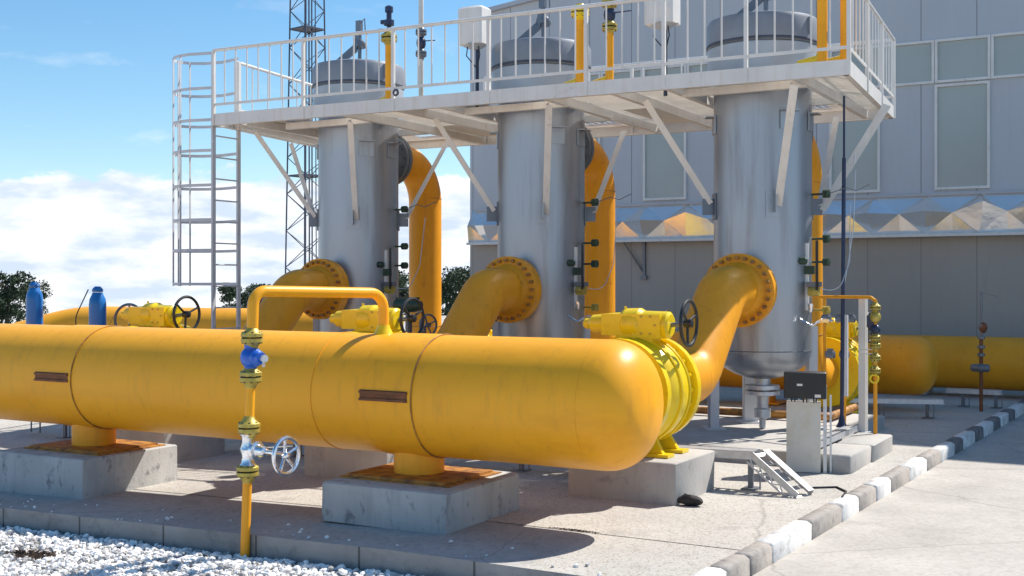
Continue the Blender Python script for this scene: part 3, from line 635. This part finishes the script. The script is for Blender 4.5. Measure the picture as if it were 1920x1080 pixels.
for (x0, x1, y0, y1) in ((-12.0, -11.45, 13.0, 16.4), (-9.75, -8.45, 13.0, 13.5), (-6.7, -6.2, 14.9, 16.5), (-9.9, -9.0, 15.1, 16.5)):
    MB().box(((x0+x1)/2, (y0+y1)/2, ZF-.050), (x1-x0, y1-y0, .004)).build('deck_plate', 'white_paint', pf, False)
def railing(a, b, posts, step, zt=ZT, zb=4.50, skip0=False):
    a = Vector(a); b = Vector(b); Ln = (b-a).length; d = (b-a)/Ln
    m = MB().tube((a.x, a.y, zt), (b.x, b.y, zt), .024, 10).bar((a.x, a.y, zb), (b.x, b.y, zb), .014, .035)
    rl = m.build('railing', 'white_paint', pf)
    for f in posts:
        p = a+d*(f*Ln); MB().box((p.x, p.y, (ZB+zt)/2), (.042, .042, zt-ZB-.01), rz=math.atan2(d.y, d.x)).build('post', 'white_paint', rl, False)
    n = int(Ln/step)
    for i in range(1, n):
        f = i/n
        if min(abs(f-q) for q in posts)*Ln < step*.45: continue
        p = a+d*(f*Ln); MB().tube((p.x, p.y, zb), (p.x, p.y, zt), .0105, 6).build('baluster', 'white_paint', rl)
    return rl
def fx(x): return (x-FL.x)/(FR.x-FL.x)
railing(FL, FR, [0.0, fx(-10.5), fx(-9.03), fx(-7.6), fx(-6.26), fx(-5.27), fx(-4.29), 1.0], .2)
railing(FR, BR, [0.35, .68, 1.0], .24)
rl_ = railing((-12.15, 13.22, 0), (-12.62, 16.2, 0), [0.0, 1.0], .42, zt=5.20)
MB().box((-12.12, 13.22, 4.70), (.09, .05, 1.0)).build('gate_post', 'white_paint', rl_, False)
railing((-9.9, 16.6, 0), BR, [0.0, .15, .4, .6, .8], .30)
def strut(p, q, w_=.085): MB().angle(p, q, w_, .008, up=(1, 0, 0)).build('brace', 'white_paint', pf, False)
for i, x in enumerate(XC):
    c = Vector((x, VY, 0)); B = lambda a, r, z: tuple(c+rad(a)*r+Vector((0, 0, z)))
    strut(B(AZ0, VR+.05, 2.86), B(AZ0+.5, 1.36, 4.16))
    strut(B(AZ0-90, VR+.08, 2.90), B(AZ0-90, 1.55 if i == 2 else 1.47, 4.16), .075)
    strut(B(AZ0+90, VR+.08, 2.90), (x+.45, 15.85, 4.16), .075)
    if i == 0: strut(B(AZ0+90, VR+.1, 2.86), (-3.22, 15.0, 4.16), .095)
    if i == 2: strut(B(AZ0-90, VR+.10, 2.95), (-12.1, 14.35, 4.10), .06)

MB().torus((-8.98, 12.78, 4.44), (0, 1, 0), .035, .014, 20, 8).build('eyelet', 'mast', pf)

# ------------------------------------------------------------------ caged ladder
ld = thing('caged_ladder', (-12.1, 13.0, 0), 'grey steel ladder with safety cage going up to the left end of the platform', 'ladder')
LX, Y0, Y1 = -12.16, 12.76, 13.28
m0 = -.12
MB().bar((LX, Y0, m0), (LX, Y0, 5.28), .065, .03, up=(1, 0, 0)).build('rail', 'grey_paint', ld, False)
MB().bar((LX, Y1, m0), (LX, Y1, 5.20), .065, .03, up=(1, 0, 0)).build('rail', 'grey_paint', ld, False)
z = .35
while z < 4.2:
    MB().tube((LX, Y0, z), (LX, Y1, z), .011, 8).build('rung', 'grey_paint', ld); z += .31
def hoop_pts(z, n=12):
    yc, xr = (Y0+Y1)/2, .34; pts = [(LX, Y0, z), (LX-.42, Y0-.09, z)]
    for i in range(n+1):
        a = -math.pi/2-i*math.pi/n; pts.append((LX-.46+.50*math.cos(a), yc+.34*math.sin(a), z))
    return pts+[(LX-.42, Y1+.09, z), (LX, Y1, z)]
for z in (1.93, 2.42, 2.86, 3.36, 3.86, 4.30, 4.76, 5.26):
    pts = [Vector(p) for p in hoop_pts(z)]; m = MB()
    for a, b in zip(pts[:-1], pts[1:]): m.bar(a, b, .008, .042)
    m.build('hoop', 'grey_paint', ld, False)
for k in (3, 6, 8, 10, 13):
    p = hoop_pts(0)[k]; MB().bar((p[0]+.01, p[1], 1.9), (p[0]+.01, p[1], 5.28), .030, .008, up=(1, 0, 0)).build('cage_bar', 'grey_paint', ld, False)

# ------------------------------------------------------------------ vent pipes and boxes on the platform
def vent(x, y, r, zt, label, kind):
    t = thing('vent_pipe', (x, y, 4.38), label, 'pipe', 'vent pipes on the platform')
    MB().tube((x, y, 4.3), (x, y, zt), r, 16).build('pipe', 'yellow' if kind != 'thin' else 'cream_panel', t)
    if kind != 'thin':
        MB().sweep(bend([(x-.32, y+.25, 4.44), (x-.03, y+.03, 4.44), (x, y, 4.5)], .05, 4), r, 12).build('elbow', 'bright_yellow', t)
    return t
v = vent(-9.33, 13.12, .052, 5.22, 'yellow vent pipe topped by a dark valve, right in front of the left vessel cover', 'tall')
flange_pair(v, (-9.33, 13.12, 5.25), (0, 0, 1), .11, .03, .02, 'brass')
MB().lathe([(.03, 0), (.03, .12), (.07, .13), (.07, .2), (.035, .21), (.035, .3), (.055, .31), (.055, .38), (.02, .4)], (-9.33, 13.12, 5.29), (0, 0, 1), 14).box((-9.37, 13.10, 5.47), (.14, .05, .05)).build('relief_valve', 'navy', v)
v = vent(-8.93, 13.3, .034, 7.0, 'thin pale vent pipe running out of the photo top, with a dark valve', 'thin')
flange_pair(v, (-8.93, 13.3, 5.32), (0, 0, 1), .075, .022, .012, 'steel_dark'); flange_pair(v, (-8.93, 13.3, 5.03), (0, 0, 1), .075, .022, .012, 'steel_dark')
MB().sphere((-8.93, 13.3, 5.175), .065, (1, 1, 1.5)).bar((-8.9, 13.3, 5.2), (-8.66, 13.22, 5.17), .02, .012).build('ball_valve', 'navy', v)
v = vent(-6.50, 13.2, .058, 5.26, 'yellow vent pipe with lime flanges at the right of the middle vessel cover', 'tall')
flange_pair(v, (-6.50, 13.2, 5.29), (0, 0, 1), .115, .03, .02, 'bright_yellow')
v = vent(-6.10, 13.2, .050, 5.05, 'yellow vent pipe with a dark valve between two flanges, near the middle vessel', 'tall')
flange_pair(v, (-6.10, 13.2, 5.07), (0, 0, 1), .095, .025, .02, 'brass'); flange_pair(v, (-6.10, 13.2, 5.36), (0, 0, 1), .095, .025, .02, 'brass')
MB().sphere((-6.10, 13.2, 5.22), .075, (1, 1, 1.4)).bar((-6.05, 13.2, 5.24), (-5.78, 13.12, 5.22), .02, .012).build('ball_valve', 'navy', v)
v = vent(-3.50, 13.2, .058, 5.75, 'plain yellow vent pipe in front of the nearest vessel cover, cut by photo top', 'tall')
v = vent(-3.27, 13.3, .055, 5.22, 'yellow vent pipe at the right front corner post of the platform', 'thick')
flange_pair(v, (-3.27, 13.3, 5.24), (0, 0, 1), .095, .03, .02, 'brass')
MB().sphere((-3.27, 13.3, 5.4), .07, (1, 1, 1.4)).build('ball_valve', 'navy', v)
def ibox(x, y, z, label):
    t = thing('instrument_box', (x, y, 4.38), label, 'instrument box', 'white boxes on posts')
    MB().tube((x+.02, y, 4.2), (x+.02, y, z), .024, 10).build('post', 'navy', t)
    MB().bbox((x-.02, y, z+.29), (.37, .30, .50), .03).build('case', 'white_paint', t, ang=30)
    MB().lathe([(.02, 0), (.12, .03), (.20, .07)], (x, y, z-.03), (0, 0, 1), 4).build('bottom', 'cover_light', t)
    for k in (-.09, .07): MB().sweep([(x+k, y-.06, z+.04), (x+k*1.3, y-.05, z-.1), (x+.03, y-.02, z-.28)], .008, 6).build('cable', 'black', t)
    return t
ibox(-8.22, 13.55, 5.08, 'white weather box on a dark post between the left and middle vessels')
ibox(-5.45, 13.35, 5.02, 'white weather box cut by the photo top, between the middle and nearest vessels')

# ------------------------------------------------------------------ cable trays, cabinet, post frame
def tray(p, q, label, w_=.20, legs=(), name='cable_tray'):
    p, q = Vector(p), Vector(q); d = (q-p).normalized(); s_ = Vector((0, 0, 1)).cross(d).normalized(); up = d.cross(s_)
    t = thing(name, (p.x, p.y, 0), label, 'cable tray', 'galvanised cable trays')
    m = MB()
    for k in (-1, 1): m.bar(p+s_*(k*w_/2), q+s_*(k*w_/2), .006, .065, up=up)
    n = max(2, int((q-p).length/.10))
    for i in range(n+1):
        c = p+(q-p)*(i/n)-up*.025; m.bar(c-s_*(w_/2), c+s_*(w_/2), .045, .006, up=up)
    m.build('tray', 'galv', t, False)
    if 'slop' in label:
        MB().bar(p+up*.036+s_*w_*.30, q+up*.036+s_*w_*.30, w_*.36, .006, up=up).build('lid', 'white_paint', t, False)
        z_ = MB(); k_ = 9
        for i in range(k_): z_.bar(p+(q-p)*(i/k_)-s_*(w_/2)-up*(.03+.05*(i % 2)), p+(q-p)*((i+1)/k_)-s_*(w_/2)-up*(.03+.05*((i+1) % 2)), .008, .012, up=up)
        z_.bar(p-s_*(w_/2)-up*.085, q-s_*(w_/2)-up*.085, .008, .02, up=up).build('side_lattice', 'galv', t, False)
    else: MB().bar(p+up*.035, q+up*.035, w_*.60, .004, up=up).build('lid', 'galv', t, False)
    for f in legs:
        c = p+(q-p)*f; g0_ = gz(c.x)
        MB().bar((c.x, c.y, g0_), (c.x, c.y, c.z-.03), .05, .03).box((c.x, c.y, g0_+.01), (.14, .18, .015)).bar((c.x+.09, c.y, g0_), (c.x+.09, c.y, c.z-.03), .012, .012).build('leg', 'steel_dark', t, False)
    return t
tray((-13.6, 10.85, .16), (-3.50, 10.85, .335), 'long galvanised cable tray on short legs running behind the concrete blocks', .26, (.06, .16, .3, .45, .6, .75, .86, .995))
tray((-3.47, 10.85, .345), (-3.0, 10.72, .02), 'short sloping white topped cable tray reaching the ground beside the kerb', .26)
tray((-3.40, 12.2, .24), (-3.40, 14.1, .24), 'cable tray lying on the low footings behind the cable cabinet', .14)
tray((-4.3, 17.35, .25), (-3.0, 17.8, .25), 'cable tray on legs in the building shadow right of the white post', .2, (.35, .85))
tray((-3.25, 19.7, .25), (-2.45, 19.7, .25), 'farther cable tray in the building shadow reaching the brown standpipe', .2, (.3, .9))
cb = thing('cable_cabinet', (-3.38, 12.1, 0), 'black junction box with cables going down into a pale upright cable duct', 'junction box')
rz = R(14)
MB().box((-3.40, 12.1, .37), (.34, .12, .72), rz=rz).build('duct', 'cream_panel', cb, False)
MB().bbox((-3.37, 12.05, .905), (.42, .17, .27), .008, rz=rz).build('box', 'black', cb, ang=30)
MB().box((-3.40, 11.955, .91), (.055, .006, .022), rz=rz).box((-3.225, 11.995, .80), (.06, .006, .03), rz=rz).build('label_plate', 'white_paint', cb, False)
for k in range(9):
    x = -3.53+k*.034; y = 12.02+k*.008; MB().sweep([(x, y, .78), (x+random.uniform(-.01, .01), y-.01, .74), (x+.004, y+.02, .66)], .008, 6).build('cable', 'black' if k % 3 else 'galv', cb)
MB().box((-3.19, 12.14, .45), (.035, .035, .9), rz=rz).box((-3.14, 12.17, .40), (.02, .02, .8), rz=rz).build('stand', 'galv', cb, False)
pr = thing('white_post', (-3.33, 14.35, 0), 'broad white steel post standing at the end of the low footings', 'post')
MB().box((-3.33, 14.3, .98), (.03, .13, 1.58)).box((-3.30, 14.24, .98), (.07, .012, 1.58)).box((-3.30, 14.36, .98), (.07, .012, 1.58)).build('channel', 'white_paint', pr, False)
MB().box((-3.32, 14.25, .18), (.2, .2, .015)).build('foot', 'galv', pr, False)
sp = thing('sampling_pipe', (-3.10, 14.15, .19), 'thin yellow pipe with stacked lime flanges, right of the white post', 'pipe')
sx_, sy_ = -3.11, 14.05
MB().tube((sx_, sy_, .19), (sx_, sy_, 1.76), .022, 10).sweep(bend([(sx_, sy_, 1.74), (sx_-.05, sy_, 1.78), (-3.9, 14.3, 1.78)], .03, 4), .02, 10).build('pipe', 'yellow_orange', sp)
for z in (1.66, 1.31, 1.22, 1.08, .93): flange_pair(sp, (sx_, sy_, z), (0, 0, 1), .062, .018, .01, 'brass')
MB().sphere((sx_, sy_, 1.55), .065, (1, 1, 1.1)).build('regulator', 'brass', sp)
MB().sphere((sx_, sy_, 1.41), .06).box((sx_-.05, sy_, 1.50), (.08, .06, .14)).build('valve', 'navy', sp)
MB().torus((sx_, sy_-.05, .84), (.2, -1, 0), .045, .012, 18, 6).build('tap', 'bright_yellow', sp)
for z in (1.17, 1.12): MB().bar((sx_-.2, sy_+.1, z), (sx_+.03, sy_, z), .012, .012).build('clamp', 'white_paint', sp, False)
np_ = thing('dark_conduit', (-3.55, 14.35, .2), 'tall thin dark blue pole rising from the low cable tray to the platform', 'pole')
MB().tube((-3.52, 14.15, .24), (-3.56, 14.42, 3.45), .024, 12).tube((-3.56, 14.42, 3.45), (-3.56, 14.42, 4.2), .014, 8).build('pole', 'navy', np_)
MB().lathe([(.07, 0), (.04, .06), (.028, .14)], (-3.52, 14.15, .24), (0, 0, 1), 10).build('foot', 'navy', np_)
MB().sweep([(-3.5, 14.4, 3.35), (-3.44, 14.4, 3.36), (-3.42, 14.4, 3.5)], .01, 6).sweep([(-3.42, 14.4, 3.3), (-3.43, 14.35, 2.6), (-3.53, 14.3, 1.9)], .006, 6).build('wire', 'galv', np_)
dr = MB().sweep(bend([(-8.9, 15.2, .23), (-3.95, 15.2, .23), (-3.95, 16.6, .23)], .15), .05, 14)
tag(dr.build('drain_pipe', 'orange_plate', None), 'low orange drain pipe on the plinth under the nearest vessel', 'pipe')
# second small pipework right of the nearest vessel
ip = thing('instrument_stand', (-3.85, 15.0, .16), 'cluster of small dark valves and orange tubing right of the nearest vessel leg', 'instrument stand')
MB().tube((-3.92, 14.9, .16), (-3.92, 14.9, 1.78), .02, 10).tube((-3.72, 15.1, .16), (-3.72, 15.1, 1.5), .018, 10).build('tubing', 'yellow_orange', ip)
for (x, y, z) in ((-3.9, 14.9, 1.5), (-3.74, 14.95, 1.5), (-3.62, 15.0, 1.5), (-3.85, 14.9, 1.05), (-3.7, 15.0, 1.05)):
    MB().lathe([(.03, -.06), (.05, -.05), (.05, .05), (.03, .06)], (x, y, z), (1, 0, 0), 10).box((x, y, z+.06), (.07, .04, .03)).build('cock', 'steel_dark', ip)
MB().box((-3.62, 14.75, 1.05), (.05, .05, 1.0)).build('bracket', 'grey_paint', ip, False)
st = thing('brown_standpipe', (-2.66, 19.1, 0), 'slim rusty standpipe with valves and an arm in front of the far yellow pipe', 'pipe')
qx, qy = -2.66, 19.1
MB().tube((qx, qy, 0), (qx, qy, 1.15), .028, 10).build('pipe', 'rust', st)
MB().tube((qx, qy, 1.15), (qx, qy, 1.82), .02, 10).bar((qx, qy, 1.80), (qx+.24, qy, 1.74), .02, .02).build('upper_pipe', 'steel_dark', st)
for z in (1.3, 1.12, .98, .86): MB().lathe([(.02, -.03), (.055, -.02), (.055, .02), (.02, .03)], (qx, qy, z), (0, 0, 1), 12).build('flange', 'steel_dark', st)
MB().sphere((qx+.03, qy, 1.27), .06, (1, 1, 1.4)).build('regulator', 'rust', st)
MB().lathe([(.04, -.15), (.06, -.1), (.06, .1), (.04, .12)], (qx, qy, .66), (1, 0, 0), 12).sphere((qx, qy, .66), .07).build('valve', 'steel_dark', st)
# blue bottles
def bottle(x, y, label, dz=0.):
    t = thing('gas_bottle', (x, y, -.12), label, 'gas bottle', 'blue bottles behind the header')
    MB().lathe([(.09, .42), (.112, .45), (.112, 1.84), (.104, 1.91), (.075, 1.97), (.065, 2.0)], (x, y, -.12+dz), (0, 0, 1), 28).build('body', 'bottle_blue', t)
    MB().lathe([(.068, 0), (.074, .03), (.06, .05), (.035, .075)], (x, y, 1.885+dz), (0, 0, 1), 18).build('valve_cap', 'bottle_blue', t)
    for k in (-1, 1): MB().box((x+k*.09, y+.02, .10), (.015, .015, .44)).build('leg', 'steel_dark', t, False)
    MB().box((x, y, .31+dz), (.24, .2, .012)).build('stand', 'steel_dark', t, False)
bottle(-13.79, 11.0, 'tall blue gas bottle nearer the left edge of the photo')
bottle(-12.60, 11.05, 'slightly lower blue gas bottle beside the arched hose, right of its twin', -.06)
tag(MB().torus((-12.28, 11.3, 1.45), (.3, -1, 0), .21, .018, 30, 8).sweep([(-12.28, 11.3, 1.66), (-12.28, 11.3, 1.24)], .012, 6).sweep([(-12.28, 11.3, 1.45), (-12.25, 11.5, 1.4), (-12.25, 11.5, -.12)], .03, 8).build('handwheel_stand', 'steel_dark', None), 'dark handwheel on a stem half hidden behind the right blue bottle', 'handwheel')
tag(MB().sweep(bend([(-12.78, 10.9, .3), (-12.85, 10.9, 1.5), (-12.72, 11.0, 1.86)], .3, 6), .008, 6).build('hose', 'black', None), 'thin black hose curving up beside the right blue bottle', 'hose')
pk = thing('small_valve_post', (-11.0, 12.5, 0), 'small dark valve on a slim standpipe right of the ladder foot', 'valve')
MB().tube((-10.9, 12.3, gz(-10.9)), (-10.9, 12.3, 1.55), .03, 10).build('pipe', 'rust', pk)
MB().sphere((-10.9, 12.3, 1.62), .07).lathe([(.05, -.16), (.07, -.12), (.07, -.04), (.04, 0), (.04, .1)], (-10.9, 12.3, 1.68), (1, .2, .1), 12).build('valve', 'navy', pk)
# small dark valves beside the middle yellow downpipe
q = thing('drain_valve_stand', (-7.9, 12.6, .16), 'cluster of dark valves and a second handwheel left of the middle inlet pipe', 'valve')
MB().tube((-8.6, 12.5, 0), (-8.6, 12.5, 1.72), .03, 10).tube((-8.35, 12.5, 0), (-8.35, 12.5, 1.4), .03, 10).build('pipe', 'steel_dark', q)
MB().lathe([(.05, -.2), (.09, -.16), (.09, .1), (.06, .2)], (-8.6, 12.5, 1.66), (1, 0, 0), 14).box((-8.6, 12.5, 1.75), (.3, .1, .03)).build('valve', 'dark_green', q)
handwheel(q, (-8.22, 12.4, 1.42), (.9, -.3, 0), .13, 'steel_dark', .014, 4, .03)

# a rag on the ground and cable on the ground
m = MB().sphere((-3.74, 9.78, .05), .085, (1.35, .75, .6), 16, 10)
for i, p in enumerate(m.v): 
    k = mnoise.noise(p*16); m.v[i] = p+Vector((k*.03, k*.02, max(0, k)*.045))
tag(m.build('rag', 'black_rubber', None), 'crumpled black rag lying at the corner of the sunlit concrete block', 'rag')
tag(MB().sweep([(-3.05, 11.15, .014), (-2.86, 11.3, .014), (-2.72, 11.1, .014), (-2.66, 10.7, .03)], .010, 6).build('ground_cable', 'black', None), 'thin black cable lying on the ground between the cable tray and the kerb', 'cable')

# ------------------------------------------------------------------ lattice mast
ms = thing('lattice_mast', (-33.5, 31, 0), 'dark lattice mast standing behind the ladder and the left vessel', 'mast')
dist = 46.; t_ = (576-960)/F_PX; cxm, cym = dist*(t_*.8704-.4924), dist*(t_*.4924+.8704); ms.location = (cxm, cym, -.3)
def mleg(k, z):
    r = .88-.0175*z; a = R(YAW)+R(-86+k*90); return Vector((cxm+r*math.cos(a), cym+r*math.sin(a), z-.3))
ZTOP = 22
for k in range(4): MB().sweep([mleg(k, 0), mleg(k, ZTOP)], .045 if k == 0 else .03, 8).build('leg', 'mast', ms)
nb = 31
for i in range(nb):
    z0, z1 = i*ZTOP/nb, (i+1)*ZTOP/nb; m = MB()
    for k in range(4):
        a, b = (mleg(k, z0), mleg((k+1) % 4, z1)) if (i+k) % 2 else (mleg((k+1) % 4, z0), mleg(k, z1)); m.tube(a, b, .017, 5)
    if i % 8 == 1:
        for k in range(4): m.bar(mleg(k, z0), mleg((k+1) % 4, z0), .04, .05)
        m.add([mleg(k, z0) for k in range(4)], [(0, 1, 2, 3)])
    m.build('bracing', 'mast', ms)
MB().sweep([(cxm+.25, cym, -.3), (cxm+.2, cym, ZTOP)], .028, 6).sweep([(cxm+.38, cym+.1, -.3), (cxm+.34, cym, ZTOP)], .02, 6).build('cable_run', 'mast', ms)

# ------------------------------------------------------------------ building
BY = 24.0
bd = thing('building', (-5, BY, 0), 'large grey panelled hall with window strips and a mirrored metal canopy', 'building')
def roofz(x): return 8.26+.11*(x+14.7)
XL, XR = -14.72, 1.5
m = MB(); D = 14
pts = [(XL, 2.86), (XR, 2.86), (XR, roofz(XR)), (XL, roofz(XL))]
m.add([(x, BY, z) for x, z in pts]+[(x, BY+D, z) for x, z in pts], [(0, 1, 2, 3), (7, 6, 5, 4), (1, 5, 6, 2), (0, 3, 7, 4), (3, 2, 6, 7)])
m.build('wall', 'wall_panel', bd, False)
m = MB().box(((XL+22)/2, BY+D/2, 1.25), (22-XL, D, 3.2)); m.build('lower_wall', 'wall_low', bd, False)
m = MB().box(((XR+22)/2, BY+D/2+.02, 7.95), (22-XR-.006, D, 10.15)); m.build('unseen_tall_wall', 'wall_panel', bd, False)  # unseen taller section, added so the building's shadow reaches farther over the yard
MB().bar((XL-.08, BY-.05, roofz(XL-.08)+.02), (XR, BY-.05, roofz(XR)+.02), .12, .10).bar((XL-.08, BY+.06, roofz(XL-.08)+.03), (XL-.08, BY+D, roofz(XL-.08)+.03), .12, .1).build('roof_trim', 'roof_trim', bd, False)
def window(x0, x1, z0, z1, fr=.05, light='white_paint'):
    f = MB(); cz, cx_ = (z0+z1)/2, (x0+x1)/2
    f.box((x0+fr/2, BY-.02, cz), (fr, .07, z1-z0)).box((x1-fr/2, BY-.02, cz), (fr, .07, z1-z0)).box((cx_, BY-.022, z0+fr/2), (x1-x0-2*fr, .066, fr)).box((cx_, BY-.022, z1-fr/2), (x1-x0-2*fr, .066, fr))
    w_ = f.build('window', light, bd, False)
    MB().box((cx_, BY+.002, cz), (x1-x0-2*fr, .02, z1-z0-2*fr)).build('pane', 'window_blind', w_, False)
for k in range(-4, 4):
    x0 = -4.18+k*2.03
    if x0 > -13.5 and x0 < 1.4: window(x0, x0+1.0, 3.74, 5.77)
for k in range(-9, 5):
    x0 = -4.18+k*1.015
    if x0 < .6: window(x0+.004, x0+1.011, 5.80, 6.64)
MB().box((-5.6, BY-.03, 3.66), (17.9, .10, .06)).build('sill', 'roof_trim', bd, False)
# faceted mirror canopy: a row of shallow pyramids on a slope, a flat lip, and a soffit
m = MB(); ZTp, ZBt, YT, YB = 3.66, 2.89, BY-.02, BY-.24; pitch = .98
nrm = Vector((0, -.961, .275))
def cp(u, v, h=0.): return Vector((u, YT+(YB-YT)*v, ZTp+(ZBt-ZTp)*v))+nrm*h
x = XL+.1; k = 0
while x < 14:
    a, b = x, x+pitch; c = (a+b)/2; jit = [random.uniform(.8, 1.25) for _ in range(4)]
    # each diamond is a shallow pyramid, pushed out near its top so that its lower facets look down at the yard
    h = .17*jit[0]; v_ = random.uniform(.28, .60)
    top, bot, l, r_, ctr = cp(c, .03), cp(c, .97, -.09), cp(a, .5, .05), cp(b, .5, .05), cp(c+random.uniform(-.12, .12), v_, h)
    tl, tr, bl_, br_ = cp(a, 0), cp(b, 0), cp(a, 1, -.15), cp(b, 1, -.15); bc = cp(c, 1, -.15); tc = cp(c, 0)
    m.add([top, bot, l, r_, ctr, tl, tr, bl_, br_, tc, bc], [(0, 4, 2), (0, 3, 4), (2, 4, 1), (4, 3, 1), (5, 9, 0, 2), (9, 6, 3, 0), (2, 1, 10, 7), (1, 3, 8, 10)])
    x += pitch; k += 1
cn = m.build('canopy', 'mirror', bd, False)
n_ = Vector
MB().box(((XL+.1+x)/2, BY-.17, ZBt-.03), (x-XL-.1, .33, .055)).build('ledge', 'white_paint', cn, False)
MB().add([(XL+.1, YB, ZBt), (XL+.1, YT, ZBt), (XL+.1, YT, ZTp), (XL+.1, YB-.05, (ZBt+ZTp)/2)], [(0, 1, 2, 3)]).build('end_plate', 'mirror', cn, False)
for x in (-10.25, -2.0, 2.0):
    MB().bar((x, BY-.03, 2.08), (x, BY-.03, 2.83), .06, .05).bar((x-.03, BY-.05, 2.2), (x-.45, YB+.12, 2.83), .045, .03, up=(1, 0, 0)).box((x, BY-.05, 2.06), (.14, .06, .08)).build('canopy_bracket', 'steel_dark', bd, False)

# ------------------------------------------------------------------ trees on the skyline
def tree(px, dist, h, wd, label, seed, mt='leaf'):
    rnd = random.Random(seed); t_ = (px-960)/F_PX; x, y = dist*(t_*.8704-.4924), dist*(t_*.4924+.8704)
    gb_ = far_z(x, y); t = thing('tree', (x, y, gb_), label, 'tree', 'trees on the skyline')
    tr = MB().sweep([(x, y, gb_), (x+.1, y, h*.35), (x, y+.1, h*.75)], .1, 8, radii=[.16, .11, .04])
    for k in range(5):
        a = k*1.3; tr.sweep([(x, y, h*(.2+.1*k)), (x+wd*.35*math.cos(a), y+wd*.35*math.sin(a), h*(.42+.09*k))], .05, 6, radii=[.06, .02])
    tr.build('trunk', 'trunk', t)
    m = MB(); clumps = [(rnd.uniform(-.46, .46)*wd, rnd.uniform(-.42, .42)*wd, gb_+.3+rnd.random()**.8*(h*.86-gb_), rnd.uniform(.12, .22)*wd) for _ in range(44)]
    for (cx_, cy_, cz, cr) in clumps:
        cz = min(cz, h-cr*.9*(.5+abs(cx_)/wd))
        for _ in range(130):
            d = Vector((rnd.gauss(0, 1), rnd.gauss(0, 1), rnd.gauss(0, 1))).normalized()*cr*rnd.uniform(.5, 1.08); p = Vector((x+cx_, y+cy_, cz))+Vector((d.x, d.y, d.z*.8))
            if p.z < gb_+.2: continue
            a = Vector((rnd.gauss(0, 1), rnd.gauss(0, 1), rnd.gauss(0, 1))).normalized(); b = a.cross(Vector((rnd.gauss(0, 1), rnd.gauss(0, 1), rnd.gauss(0, 1)))).normalized(); s_ = wd*.022*rnd.uniform(.6, 1.5)
            m.add([p-a*s_, p+b*s_, p+a*s_, p-b*s_], [(0, 1, 2, 3)])
    m.build('crown', mt, t, False)
tree(12, 75, 2.6, 3.0, 'dark bushy tree at the left edge of the photo, taller of that pair', 1)
tree(62, 78, 2.0, 1.9, 'lower dark tree just behind the left blue bottle', 2)
tree(445, 80, 1.9, 2.4, 'small dark tree seen through the ladder foot', 3)
tree(500, 90, 1.8, 2.6, 'small dark tree just right of the ladder', 4)
tree(745, 80, 2.9, 3.0, 'dark tree between the left vessel and the yellow downpipe', 5)
tree(775, 95, 2.0, 2.6, 'low dark tree peeping out at the left of the yellow downpipe', 8)
tree(868, 85, 3.2, 3.2, 'dark tree against the sky left of the building corner', 6)
tree(836, 95, 2.2, 3.4, 'lower dark tree right of the yellow downpipe', 7)
